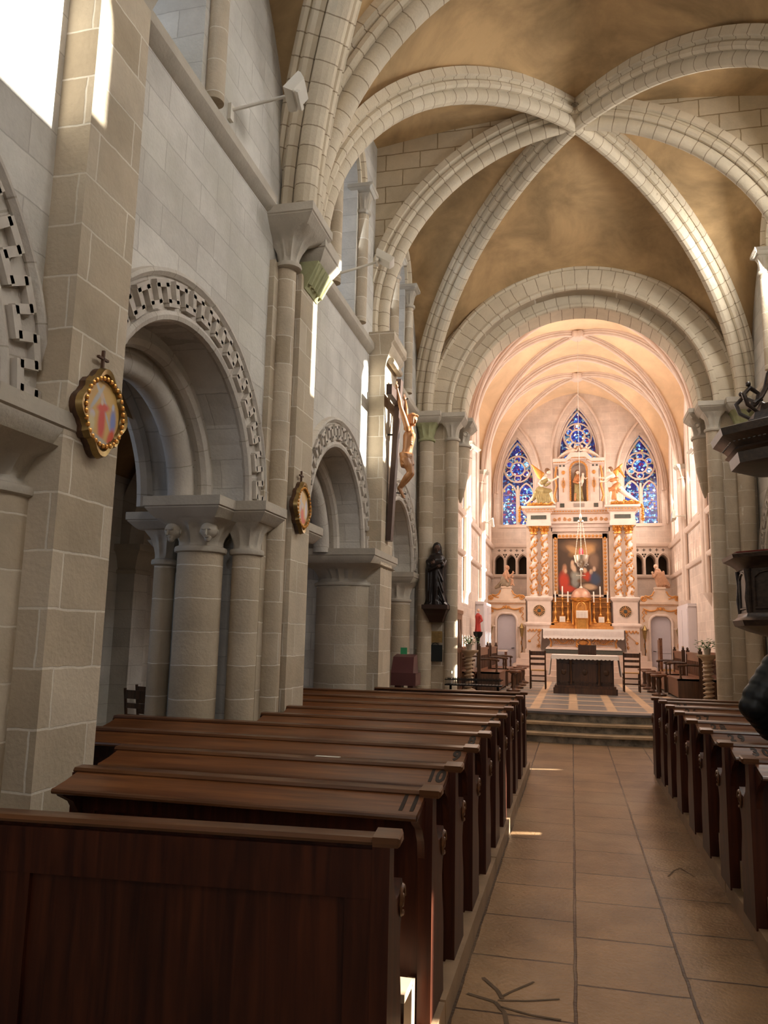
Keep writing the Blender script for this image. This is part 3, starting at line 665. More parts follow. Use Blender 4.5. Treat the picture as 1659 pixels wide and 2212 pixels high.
for i,(c,h,zb,zs,ri) in enumerate(EW):
    root=MB()       # stone tracery plate, glass standing in front of it
    yp=EY+.34
    root.poly([(c-h,zb),(c+h,zb)]+list(reversed(pointed(c,h,zs,ri))),'y',yp,yp+.08)
    wroot=struct('window_%d'%(41+i),root,GL_DK)
    mb=MB()
    for q,(d,hh,rr) in enumerate(((-.02,h+.17,.045),(.06,h+.09,.05),(.16,h+.0,.045),(.26,h-.06,.04))):
        P=[(c-hh,zb)]+pointed(c,hh,zs,ri*hh/h)+[(c+hh,zb)]
        mb.tube([(u,EY+d,z) for u,z in P],rr,8)
    mb.bar((c-h,EY+.02,zb-.03),(c+h,EY+.02,zb-.03),.12,.1)
    obj('jamb_moulding',mb,ST_PINK,wroot)
    zr=zs+.47*ri*.72 if i!=1 else 8.62; zr=7.52 if i!=1 else 8.62
    mb=MB(); mb.tube([(c+.245*math.cos(a*PI/12),yp-.04,zr+.245*math.sin(a*PI/12)) for a in range(25)],.03,6)
    for a in range(6):
        x,z=c+.335*math.cos(a*PI/3+PI/6),zr+.335*math.sin(a*PI/3+PI/6)
        mb.tube([(x+.11*math.cos(b*PI/6),yp-.04,z+.11*math.sin(b*PI/6)) for b in range(13)],.022,6)
    mb.tube([(c+.47*math.cos(a*PI/12),yp-.03,zr+.47*math.sin(a*PI/12)) for a in range(25)],.03,6)
    zl=zr-.50
    for s in (-1,1):
        P=[(c+s*.29-.25,zb)]+pointed(c+s*.29,.25,zl-.42,.40)+[(c+s*.29+.25,zb)]
        mb.tube([(u,yp-.04,z) for u,z in P],.032,6)
    mb.bar((c,yp-.05,zb),(c,yp-.05,zl-.1),.07)
    for z in [zb+.28*q for q in range(1,8)]:
        if z<zl-.35: mb.bar((c-.52,yp-.03,z),(c+.52,yp-.03,z),.012)
    obj('tracery',mb,ST_PINK,wroot)
    def disc(cx_,cz_,r,nm):
        m2=MB(); m2.poly([(cx_+r*math.cos(a*PI/12),cz_+r*math.sin(a*PI/12)) for a in range(24)],'y',yp-.02,yp-.01); obj(nm,m2,GL_ST,wroot)
    disc(c,zr,.23,'rose_glass')
    for a in range(6): disc(c+.335*math.cos(a*PI/3+PI/6),zr+.335*math.sin(a*PI/3+PI/6),.10,'petal_glass')
    for s in (-1,1):
        m2=MB(); m2.poly([(c+s*.29-.23,zb),(c+s*.29+.23,zb)]+list(reversed(pointed(c+s*.29,.23,zl-.42,.36))),'y',yp-.02,yp-.01); obj('lancet_glass',m2,GL_ST,wroot)
    m2=MB(); t0=zr+.50; m2.poly([(c-.14,t0),(c+.14,t0),(c+.02,t0+.34),(c-.02,t0+.34)],'y',yp-.02,yp-.01); obj('top_light_glass',m2,GL_ST,wroot)
# ---------------------------------------------------------------- floors
mb=MB(); mb.box(-6.2,-7.5,-.2,6.5,14,0); struct('floor',mb,FLOORM,20)
mb=MB(); mb.box(-3.4,14.0,-.1,3.95,27.5,.42); mb.poly([(-2.2,14.2)]+[(x,13.82+.10*((x-CX)/1.9)**2) for x in [-2.2+4.7*i/20 for i in range(21)]]+[(2.5,14.2)],'z',.30,.42); struct('floor_chancel',mb,FLOORC,20)
for i,(yy,z) in enumerate(((13.05,.14),(13.34,.28))):
    mb=MB(); pts=[]
    for q in range(25):
        x=-1.95+4.2*q/24; t_=abs(x-CX)/2.1; pts.append((x,yy+.16*(1-math.cos(min(1,t_)*PI))/2*1.2))
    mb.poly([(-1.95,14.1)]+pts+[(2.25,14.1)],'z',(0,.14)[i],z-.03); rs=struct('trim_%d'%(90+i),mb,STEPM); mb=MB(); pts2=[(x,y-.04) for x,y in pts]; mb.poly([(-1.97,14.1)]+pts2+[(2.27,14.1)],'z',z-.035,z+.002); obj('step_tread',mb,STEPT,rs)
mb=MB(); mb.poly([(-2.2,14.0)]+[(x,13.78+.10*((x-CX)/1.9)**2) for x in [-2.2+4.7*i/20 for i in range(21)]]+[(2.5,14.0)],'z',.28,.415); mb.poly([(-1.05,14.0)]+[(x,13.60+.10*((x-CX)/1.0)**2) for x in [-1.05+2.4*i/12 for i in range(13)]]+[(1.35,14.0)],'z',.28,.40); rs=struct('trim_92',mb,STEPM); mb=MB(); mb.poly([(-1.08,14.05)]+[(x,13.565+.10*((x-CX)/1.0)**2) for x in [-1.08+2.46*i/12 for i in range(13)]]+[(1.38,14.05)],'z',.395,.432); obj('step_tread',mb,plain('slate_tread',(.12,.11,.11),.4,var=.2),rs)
mb=MB()
for i in range(5): mb.box(-1.95+.1*i,23.5+.27*i,.42,2.55-.1*i,27,.42+.155*(i+1)) if i<5 else None
struct('trim_93',mb,STEPC)
for side,x0,x1 in (('left',-6.0,-.53),('right',.93,6.0)):
    mb=MB(); y0,y1=-1.0,10.25
    if side=='left': mb.box(-3.0,y0,0,-.56,y1,.10); 
    else: mb.box(.96,y0,0,3.3,y1,.095)
    struct('floor_pew_%s'%side,mb,PLATM)
    mb=MB()
    xa=-.60 if side=='left' else .94
    for j in range(5): mb.box(xa,y0+2.25*j+.01,0,xa+.065,y0+2.25*(j+1)-.01,.11)
    mb.box(-3.0 if side=='left' else .94,y1-.06,0,-.56 if side=='left' else 3.3,y1+.02,.11)
    struct('baseboard_%s'%side,mb,KERBM)
# cracks in the big aisle slab at the front
mb=MB()
def crack(pts,w0):
    for (a,b),(c,d) in zip(pts[:-1],pts[1:]):
        n_=Vector((-(d-b),c-a,0)).normalized()*w0/2
        mb.add([(a-n_.x,b-n_.y,.0025),(c-n_.x,d-n_.y,.0025),(c+n_.x,d+n_.y,.0025),(a+n_.x,b+n_.y,.0025)],[(0,1,2,3)])
crack([(-.44,4.05),(-.36,3.93),(-.33,3.85)],.02); crack([(-.20,4.07),(-.30,3.93),(-.33,3.88)],.014); crack([(-.49,3.86),(-.36,3.81),(-.31,3.72),(-.29,3.6)],.02); crack([(-.35,3.83),(-.22,3.86),(-.08,3.92)],.012); crack([(-.33,3.77),(-.2,3.73),(-.07,3.72)],.014)
crack([(.62,6.05),(.68,6.22),(.73,6.3),(.8,6.1)],.012)
o=struct('floor_cracks',mb,plain('crack_mortar',(.13,.085,.05),.8,var=.3,scale=15))
for side,x in (('left',-3.4),('right',3.95)):
    pass
# ================================================================ pews
PW=wood('pew_wood_long',(.045,.011,.004),(.12,.040,.013),'x',.30)
PWV=wood('pew_wood_upright',(.024,.0045,.002),(.075,.018,.006),'z',.42,spec=.28)
PWB=wood('pew_board',(.095,.030,.009),(.21,.080,.026),'x',.33,spec=.42)
PWT=wood('pew_rail_worn',(.075,.027,.010),(.16,.065,.024),'x',.30)
KNEE=plain('worn_kneeler_wood',(.42,.30,.20),.45,var=.2)
INK=plain('painted_digit',(.02,.012,.008),.6)
def glyph(txt,parent,loc,rot,size,mat=INK):
    cu=bpy.data.curves.new('number','FONT'); cu.body=txt; cu.size=size; cu.extrude=.0012; cu.align_x='CENTER'; cu.align_y='CENTER'; cu.offset=.007
    tmp=bpy.data.objects.new('tmp',cu); me=bpy.data.meshes.new_from_object(tmp); bpy.data.objects.remove(tmp); me.materials.clear(); me.materials.append(mat); o=bpy.data.objects.new('number',me); C.objects.link(o); o.scale=(.48,1,1); o.parent=parent; o.location=loc; o.rotation_euler=rot
    return o
def pew(s,L,board=True,front=False):
    """pew local frame: aisle end at x=0, running to x=s*L; +y is where one sits facing; returns parts list builder"""
    def build(t):
        X=lambda a: s*a
        mb=MB(); mb.box(X(.05),-.015,.03,X(L),.02,.86)
        n=max(2,int(L/.95)); 
        obj('back_panel',mb,PWV,t,world=False)
        mb=MB(); mb.box(X(.05),-.035,.70,X(L),.03,.845); mb.box(X(.05),-.035,.0,X(L),.03,.12)
        for k in range(n+1):
            c=.09+(L-.16)*k/n; mb.box(X(c-.05),-.032,.12,X(c+.05),.0,.70)
        obj('frame_rail',mb,PWV,t,world=False)
        # end panel facing the aisle, with an ogee front edge and a scroll arm
        def endp(x0,x1):
            m=MB(); pr=[(-.045,0),(-.045,.80)]+([(-.20,.765),(-.215,.78),(-.19,.80),(-.13,.82),(-.08,.85)] if False else [])+[(-.045,.86),(.045,.86),(.05,.74),(.075,.69),(.12,.655),(.18,.655),(.24,.69),(.265,.665),(.275,.62),(.26,.58),(.23,.55),(.215,.5),(.225,.42),(.255,.34),(.27,.26),(.265,.12),(.28,0)]
            m.poly(pr,'x',X(x0),X(x1)); return m
        e=obj('end_panel',endp(0,.055),PWV,t,world=False)
        mb=MB(); mb.tube([(X(-.004),.225+.045*math.cos(a),.625+.045*math.sin(a)) for a in [q*PI/8 for q in range(14)]],.008,5); mb.tube([(X(-.004),.225+.018*math.cos(a),.625+.018*math.sin(a)) for a in [q*PI/4 for q in range(9)]],.007,5)
        obj('scroll',mb,PWT,e,world=False)
        obj('end_panel',endp(L-.05,L),PWV,t,world=False)
        if board:
            # sloping book board with a curved end bracket
            mb=MB(); mb.loft([[(X(a),-.02,.868),(X(a),-.12,.838),(X(a),-.205,.820),(X(a),-.213,.805),(X(a),-.20,.798),(X(a),-.02,.842)] for a in (.035,L-.02)]); b=obj('book_board',mb,PWB,t,world=False)
            mb=MB(); mb.tube([(X(.035),-.206,.809),(X(L-.02),-.206,.809)],.013,8); obj('lip',mb,PWT,b,world=False)
            for a in (.03,L-.06):
              mb=MB(); mb.poly([(-.03,.85),(-.20,.80),(-.185,.785),(-.11,.75),(-.06,.69),(-.04,.60),(-.03,.52)],'x',X(a),X(a+.03)); obj('bracket',mb,PWV,t,world=False)
        mb=MB(); mb.loft([[(X(a),-.034,.858),(X(a),-.040,.868),(X(a),-.03,.880),(X(a),.03,.884),(X(a),.045,.874),(X(a),.04,.858)] for a in (.0,L)]); r=obj('top_rail',mb,PWT,t,world=False)
        mb=MB(); mb.loft([[(X(-.03),-.036,.860),(X(-.03),-.038,.880),(X(-.03),.04,.884),(X(-.03),.05,.862)],[(X(-.024),-.046,.856),(X(-.024),-.05,.886),(X(-.024),.055,.892),(X(-.024),.06,.857)],[(X(.055),-.046,.856),(X(.055),-.05,.886),(X(.055),.055,.892),(X(.055),.06,.857)]]); obj('rail_cap',mb,PWT,r,world=False)
        if not front:
            mb=MB(); mb.box(X(.05),.02,.40,X(L-.05),.36,.435); obj('seat',mb,PW,t,world=False)
            mb=MB(); mb.box(X(.05),.30,.10,X(L-.05),.32,.40); obj('seat_front',mb,PW,t,world=False)
        if board:
            mb=MB(); mb.box(X(.06),-.26,.17,X(L-.06),-.11,.20); mb.box(X(.06),-.12,.0,X(.09),-.05,.18); mb.box(X(L-.09),-.12,.0,X(L-.06),-.05,.18); obj('kneeler',mb,KNEE,t,world=False)
    return build
LEFT=[(2.53,None,2.5),(3.32,'11',1.66),(3.97,'10',1.86),(4.66,'9',2.62),(5.37,'8',2.75),(6.04,'7',1.86),(6.70,'6',1.90),(7.42,'5',2.62),(8.12,'4',2.75),(8.95,'3',2.72)]
ordn={0:'nearest',1:'second nearest',2:'third nearest',3:'fourth nearest',4:'fifth nearest',5:'sixth nearest',6:'seventh nearest',7:'eighth nearest',8:'ninth nearest',9:'tenth nearest'}
for i,(y,num,L) in enumerate(LEFT):
    lab='dark wooden church pew left of the aisle, '+ordn[i]+(' the camera, with no book board' if not num else ' the camera'+(', its board numbered '+num if num in ('11','10','9','8') else ''))
    t=thing('pew',lab,'pew',(-.56,y,.10),'pews left of the aisle')
    pew(-1,L,board=num is not None)(t)
    if i==0: t.rotation_euler=(0,0,.07)
    if num: glyph(num,t,(-.085,-.112,.8425),(math.atan2(.048,.185),0,0),.185)
t=thing('pew_front_screen','low wooden screen before the first pew left of the aisle','pew screen',(-.56,9.77,.09)); pew(-1,1.86,board=False,front=True)(t)
RIGHT=[(4.85,'31'),(5.56,'30'),(6.30,'29'),(7.02,'28'),(7.78,'27'),(8.50,'26'),(9.15,'25')]
for i,(y,num) in enumerate(RIGHT):
    t=thing('pew','brown wooden church pew right of the aisle, '+ordn[i]+' the camera'+(', its board numbered '+num if num in('30','29','28','27') else ''),'pew',(.93,y,.095),'pews right of the aisle')
    pew(1,1.6 if i<5 else 1.15)(t)
    glyph(' '.join(num),t,(.20,-.112,.8425),(math.atan2(.048,.185),0,0),.175)
t=thing('pew_front_screen','low wooden screen before the first pew right of the aisle','pew screen',(.90,9.68,.09)); pew(1,1.15,board=False,front=True)(t)
# small things left lying on the pews
tag(obj('leaflet',MB().box(-1.30,3.99,0.9795,-1.17,4.02,.984),plain('paper',(.75,.70,.62),.7)),'folded pale paper lying on the top rail of the pew numbered 10','paper')
# ================================================================ furnishings
GOLDB=plain('dull_gilding',(.30,.13,.04),.45,.4,var=.3,scale=20)
MARB=plain('pinkish_white_marble',(.74,.60,.52),.42,var=.10,scale=7)
MARB2=plain('warm_cream_plaster',(.72,.56,.44),.6,var=.14,scale=5)
GOLD=plain('gilding',(.66,.31,.075),.33,.75,var=.2,scale=14,spec=.5)
GOLDP=plain('gold_paint',(.60,.27,.075),.5,.25,var=.22,scale=16)
DARKM=plain('dark_green_marble',(.085,.085,.07),.3,var=.3,scale=20)
DKW=wood('dark_carved_wood',(.035,.014,.007),(.10,.045,.02),'z',.32)
MDW=wood('choir_wood',(.10,.035,.015),(.22,.09,.04),'x',.33)
PULW=wood('pulpit_wood',(.020,.012,.009),(.060,.036,.025),'x',.38)
IRON=plain('black_iron',(.015,.014,.013),.5,.6)
LINEN=plain('white_linen',(.82,.76,.72),.8,var=.05,scale=8,bump=.2,bscale=25)
WAX=plain('candle_wax',(.88,.83,.74),.5,var=.03)
WHITEP=plain('white_painted_metal',(.72,.68,.60),.5,var=.05)
DOORP=plain('lavender_grey_paint',(.55,.51,.56),.5,var=.06,scale=3)
CREAM=plain('white_cabinet_paint',(.72,.66,.68),.5,var=.04)
GREEN=plain('leaf_green',(.06,.14,.04),.6,var=.4,scale=30)
PETAL=plain('white_petal',(.85,.80,.74),.6)
TERR=plain('pot_grey',(.35,.32,.27),.7)
RUSH=plain('rush_seat',(.50,.30,.14),.8,var=.2,scale=50)
BRASS=plain('aged_brass',(.34,.23,.09),.35,.8,var=.25,scale=25)
def spiral(mb,x,y,z,r,turns=1.6,dir=1,a0=0,w=.014,n=22,plane='y'):
    P=[]
    for i in range(n+1):
        t=i/n; a=a0+dir*t*turns*2*PI; q=r*(1-.85*t)
        P.append((x+q*math.cos(a),y,z+q*math.sin(a)) if plane=='y' else (x,y+q*math.cos(a),z+q*math.sin(a)))
    mb.tube(P,[w*(1-.4*i/n) for i in range(n+1)],5); return mb
def swag(mb,x0,x1,y,z,dip,w=.02,n=12):
    mb.tube([(x0+(x1-x0)*i/n,y,z-dip*math.sin(PI*i/n)) for i in range(n+1)],[w*(.6+.7*math.sin(PI*i/n)) for i in range(n+1)],6); return mb
def ribbon(mb,x,y,z,w,h,n=16,amp=.03,vert=True,k=2.5):
    mb.tube([((x+amp*math.sin(k*2*PI*i/n)) if vert else x+w*i/n,y,(z-h*i/n) if vert else z+amp*math.sin(k*2*PI*i/n)) for i in range(n+1)],.013,5); return mb
# ---- retable
yR=25.95
ret=thing('retable','tall white and gold baroque altarpiece with twisted columns and a painting','altarpiece',(.31,yR,1.195))
for s,cx in ((-1,-1.01),(1,1.63)):
    mb=MB(); mb.box(cx-.44,25.55,1.195,cx+.44,26.95,1.32); mb.box(cx-.41,25.6,1.32,cx+.41,26.95,2.02)
    mb.loft([[(cx-a,25.62-b,z),(cx+a,25.62-b,z),(cx+a,26.9,z),(cx-a,26.9,z)] for a,b,z in ((.41,.02,2.0),(.42,.03,2.04),(.47,.07,2.08),(.47,.07,2.13),(.40,.0,2.17))]); p=obj('plinth',mb,MARB,ret)
    mb=MB(); yy=25.575
    for q in (-1,1): mb.tube([(cx+q*(.07+.30*i/14),yy,1.90+.045*math.sin(i*1.35)) for i in range(15)],.016,5)
    mb.ball((cx,yy,1.90),(.055,.02,.05),8,6); ribbon(mb,cx+.02*s,yy,1.84,0,.34)
    for a in range(7): mb.bar((cx+.02*s,yy,1.42),(cx+.02*s+.075*math.cos(a*PI/3.5),yy,1.42+.075*math.sin(a*PI/3.5)),.02)
    mb.bar((cx-.02,yy,1.88),(cx+s*.30,yy,1.58),.012); mb.ball((cx+s*.31,yy,1.56),(.05,.02,.04),8,6)
    obj('gilt_ribbon',mb,GOLDP,p)
    mb=MB(); mb.box(cx-.37,25.66,2.15,cx+.37,26.9,2.84)
    mb.loft([[(cx-a,25.66-a+.37,z),(cx+a,25.66-a+.37,z),(cx+a,26.9,z),(cx-a,26.9,z)] for a,z in ((.37,2.82),(.39,2.85),(.43,2.89),(.44,2.95),(.42,2.98))]); p=obj('pedestal',mb,MARB,ret)
    mb=MB(); mb.tube([(cx+.185*math.cos(a*PI/16),25.655,2.53+.185*math.sin(a*PI/16)) for a in range(33)],.02,6); obj('medallion_rim',mb,MARB2,p)
    mb=MB(); mb.poly([(cx+.175*math.cos(a*PI/16),2.53+.175*math.sin(a*PI/16)) for a in range(32)],'y',25.63,25.66); md=obj('medallion',mb,DARKM,p)
    mb=MB()
    for a in range(16):
        c_,s_=math.cos(a*PI/8),math.sin(a*PI/8); mb.bar((cx+.06*c_,25.625,2.53+.06*s_),(cx+.165*c_,25.625,2.53+.165*s_),.030 if a%4==0 else .017,.01,up=(0,1,0))
    obj('medallion_rays',mb,GOLDP,md); mb=MB(); mb.poly([(cx+.05*math.cos(a*PI/8),2.53+.05*math.sin(a*PI/8)) for a in range(16)],'y',25.60,25.64); obj('medallion_boss',mb,DARKM,md)
    mb=MB(); mb.box(cx-.42,26.25,2.95,cx+.42,26.95,5.32); obj('pier',mb,MARB2,ret)
    for dx in (-.165,.175):
        x=cx+dx; m=MB(); P=[];n=64
        ph=0 if dx<0 else PI
        loops=[]
        for i in range(n+1):
            z=3.04+2.0*i/n; a=2*PI*5.5*i/n; ox,oy=.030*math.cos(a+ph),.030*math.sin(a+ph); r=.092
            loops.append([(x+ox+r*math.cos(q*PI/6),25.95+oy+r*math.sin(q*PI/6),z) for q in range(12)])
        m.loft(loops); m.lathe([(.13,2.98),(.13,3.02),(.10,3.05)],(x,25.95,0),14); col=obj('twisted_column',m,MARB,ret)
        m=MB()
        P=[]; n=90
        for i in range(n+1):
            z=3.06+1.93*i/n; a=2*PI*5.5*i/n; P.append((x+.030*math.cos(a+ph)+.105*math.cos(a+ph+2.2),25.95+.030*math.sin(a+ph)+.105*math.sin(a+ph+2.2),z))
        m.tube(P,.022,5)
        random.seed(5)
        for i in range(0,n*2,2):
            i=i%n; a=2*PI*5.5*i/n+ph+random.uniform(-2.6,2.6); z=3.08+1.9*i/n
            m.ball((x+.03*math.cos(2*PI*5.5*i/n+ph)+.098*math.cos(a),25.95+.03*math.sin(2*PI*5.5*i/n+ph)+.098*math.sin(a),z),(.032,.020,.042),6,4)
        obj('gilt_vine',m,GOLDP,col)
        m=MB(); capital(m,x,25.95,5.05,5.28,.10,.33,.3,48,8,.25); m.lathe([(.10,5.02),(.12,5.04),(.10,5.06)],(x,25.95,0),14)
        for q in range(6): m.ball((x+.12*math.cos(q*PI/3),25.95+.12*math.sin(q*PI/3),5.16),(.035,.035,.05),6,5)
        for q in (-1,1): spiral(m,x+q*.12,25.80,5.24,.04,1.4,q,0,.014,12)
        obj('column_capital',m,GOLD,col)
    m=MB(); m.box(cx-.40,25.78,5.28,cx+.40,26.95,5.44); m.box(cx-.38,25.80,5.44,cx+.38,26.95,5.72)
    m.loft([[(cx-a,25.8-b,z),(cx+a,25.8-b,z),(cx+a,26.95,z),(cx-a,26.95,z)] for a,b,z in ((.38,.0,5.70),(.42,.04,5.74),(.44,.06,5.78),(.53,.14,5.85),(.55,.16,5.86),(.55,.16,5.92),(.53,.14,5.93))]); e=obj('cornice_block',m,MARB,ret)
    m=MB(); m.box(cx-.25,25.785,5.50,cx+.25,25.80,5.63); obj('dark_panel',m,DARKM,e)
    m=MB(); [m.ball((cx-.50+.1*q,25.70,5.805),(.034,.02,.022),6,4) for q in range(11)]; [m.box(cx-.43+.036*q,25.745,5.735,cx-.41+.036*q,25.76,5.76) for q in range(25)]; obj('gilt_moulding',m,GOLDP,e)
    # garland hanging at the outer corner
    m=MB(); random.seed(3)
    for q in range(22): m.ball((cx+s*(.60+random.uniform(-.03,.03)),25.72+random.uniform(-.03,.03),5.92-.024*q),(.04,.035,.035),6,4)
    obj('gilt_garland',m,GOLD,ret)
m=MB(); m.box(-.62,26.35,2.9,1.25,26.95,5.15); m.box(-.62,26.25,5.15,1.25,26.95,5.28); m.box(-.62,26.2,5.28,1.25,26.95,5.40); obj('centre_panel',m,MARB,ret)
m=MB(); m.box(-.63,26.1,5.40,1.26,26.95,5.70); m.loft([[(-.63,26.1-b,z),(1.26,26.1-b,z),(1.26,26.95,z),(-.63,26.95,z)] for b,z in ((.0,5.68),(.04,5.73),(.12,5.82),(.14,5.83),(.14,5.89))]); e=obj('frieze',m,MARB,ret)
m=MB(); m.box(.10,26.085,5.46,.54,26.1,5.60); obj('dark_panel',m,DARKM,e)
m=MB()
for x0,x1 in ((-.58,.06),(.58,1.21)):
    for q in range(4):
        x=x0+.08+q*(x1-x0-.16)/3; spiral(m,x,26.09,5.53,.06,1.5,1 if q%2 else -1,q,.015,14)
[m.ball((-.58+.09*q,26.0,5.78),(.034,.02,.022),6,4) for q in range(21)]; [m.box(-.61+.036*q,26.05,5.705,-.59+.036*q,26.065,5.73) for q in range(51)]
obj('gilt_scrollwork',m,GOLDP,e)
# painting (a generic dark devotional scene) in its gilt frame
m=MB(); x0,x1,z0,z1=-.42,1.01,3.08,4.92
m.add([(x0,26.30,z0),(x1,26.30,z0),(x1,26.30,z1),(x0,26.30,z1)],[(0,1,2,3)],[((0,0),(1,0),(1,1),(0,1))]); 
PAINT=painted('altar_painting',(.10,.055,.03),[(.5,.86,.42,.14,0,(.22,.12,.06)),(.55,.80,.30,.09,.3,(.40,.20,.07)),(.70,.78,.14,.10,.4,(.55,.30,.12)),(.35,.80,.16,.06,-.4,(.48,.26,.11)),(.80,.60,.12,.16,0,(.22,.13,.08)),(.15,.45,.06,.10,0,(.45,.22,.12)),(.13,.22,.12,.20,.15,(.52,.05,.02)),(.22,.10,.18,.06,0,(.50,.05,.02)),(.17,.42,.035,.04,0,(.60,.38,.25)),(.35,.48,.05,.10,.5,(.62,.42,.28)),(.40,.32,.13,.09,-.5,(.30,.29,.24)),(.38,.22,.09,.10,0,(.26,.25,.22)),(.33,.57,.04,.045,0,(.62,.42,.28)),(.65,.32,.12,.09,0,(.45,.05,.02)),(.60,.42,.05,.05,0,(.60,.38,.24)),(.74,.40,.04,.05,0,(.60,.38,.24)),(.82,.28,.12,.14,.4,(.05,.07,.12)),(.80,.46,.04,.05,0,(.58,.38,.26)),(.70,.14,.16,.05,-.1,(.55,.36,.22)),(.52,.24,.10,.04,0,(.16,.08,.04))],warp=.035,rough=.35,base2=(.05,.03,.02))
pn=obj('painting',m,PAINT,ret)
m=MB()
for a,b,c_,d in ((x0-.15,z0-.06,x0,z1+.15),(x1,z0-.06,x1+.15,z1+.15),(x0-.15,z1,x1+.15,z1+.15),(x0-.15,z0-.06,x1+.15,z0)): m.box(a,26.24,b,c_,26.36,d)
fr=obj('painting_frame',m,MARB2,ret)
m=MB()
for q in range(16):
    z=z0+.06+q*.118
    for x in (x0-.075,x1+.075): m.ball((x,26.235,z),(.045,.02,.055),7,5)
for q in range(12): m.ball((x0+.07+q*.118,26.235,z1+.075),(.055,.02,.045),7,5)
for x in (x0-.012,x1+.012): m.box(x-.008,26.22,z0,x+.008,26.26,z1)
m.box(x0-.01,26.22,z1-.004,x1+.01,26.26,z1+.012); obj('gilt_leaves',m,GOLDP,fr)
# upper stage with the niche
m=MB(); m.box(-.42,26.15,5.88,1.02,26.95,6.13); m.box(-.36,26.2,6.12,-.08,26.95,7.45); m.box(.66,26.2,6.12,.94,26.95,7.45); m.box(-.1,26.6,6.1,.7,26.95,7.5)
panel_wall(m,'y',26.22,26.6,-.08,.66,6.12,7.55,[(.29,.26,6.13,7.20,'round')]); up=obj('upper_stage',m,MARB,ret)
m=MB()
for x in (-.25,.83): m.box(x-.07,26.13,5.94,x+.07,26.15,6.07)
for x in (-.30,-.18,.76,.88): m.box(x-.03,26.185,7.32,x+.03,26.2,7.38)
obj('dark_inlay',m,DARKM,up)
m=MB(); m.box(.12,26.13,5.95,.46,26.15,6.07); obj('inscription_plate',m,plain('grey_plate',(.35,.29,.25),.5),up)
m=MB(); prof=[(-.54,7.45),(-.12,7.45),(.08,7.60),(.50,7.60),(.70,7.45),(1.12,7.45),(1.12,7.56),(.72,7.56),(.54,7.76),(.04,7.76),(-.14,7.56),(-.54,7.56)]
m.poly(prof,'y',26.0,26.95); m.poly([(a*.97+.009,b-.06) for a,b in prof],'y',26.06,26.9); uc=obj('upper_cornice',m,MARB,ret)
m=MB()
for q in range(28):
    x=-.50+q*.059; z=7.43 if (x<-.14 or x>.72) else (7.58 if .06<x<.52 else 7.50); m.ball((x,26.02,z),(.022,.02,.02),5,4)
obj('gilt_moulding',m,GOLDP,uc)
m=MB()
for q in range(15): m.ball((.02,26.2,6.2+.07*q),(.032,.02,.045),6,4); m.ball((.56,26.2,6.2+.07*q),(.032,.02,.045),6,4)
for q in range(13): a=PI*q/12; m.ball((.29+.27*math.cos(a),26.2,7.22+.27*math.sin(a)),(.04,.02,.04),6,4)
for x in (-.20,.78):
    m.ball((x,26.18,7.12),(.06,.02,.07),8,6); m.bar((x,26.18,6.95),(x,26.18,6.45),.02); m.bar((x-.05,26.18,6.8),(x+.05,26.18,6.8),.02)
    for q in (-1,1): m.tube([(x+q*.03,26.18,6.85),(x+q*.05,26.18,6.7),(x+q*.02,26.18,6.6)],.014,5)
for s,x in ((-1,-.42),(1,1.0)):
    m.tube([(x,26.3,7.35),(x+s*.05,26.3,7.0),(x,26.3,6.7),(x+s*.08,26.3,6.35),(x+s*.02,26.3,6.15)],.04,6)
obj('gilt_ornament',m,GOLDP,up)
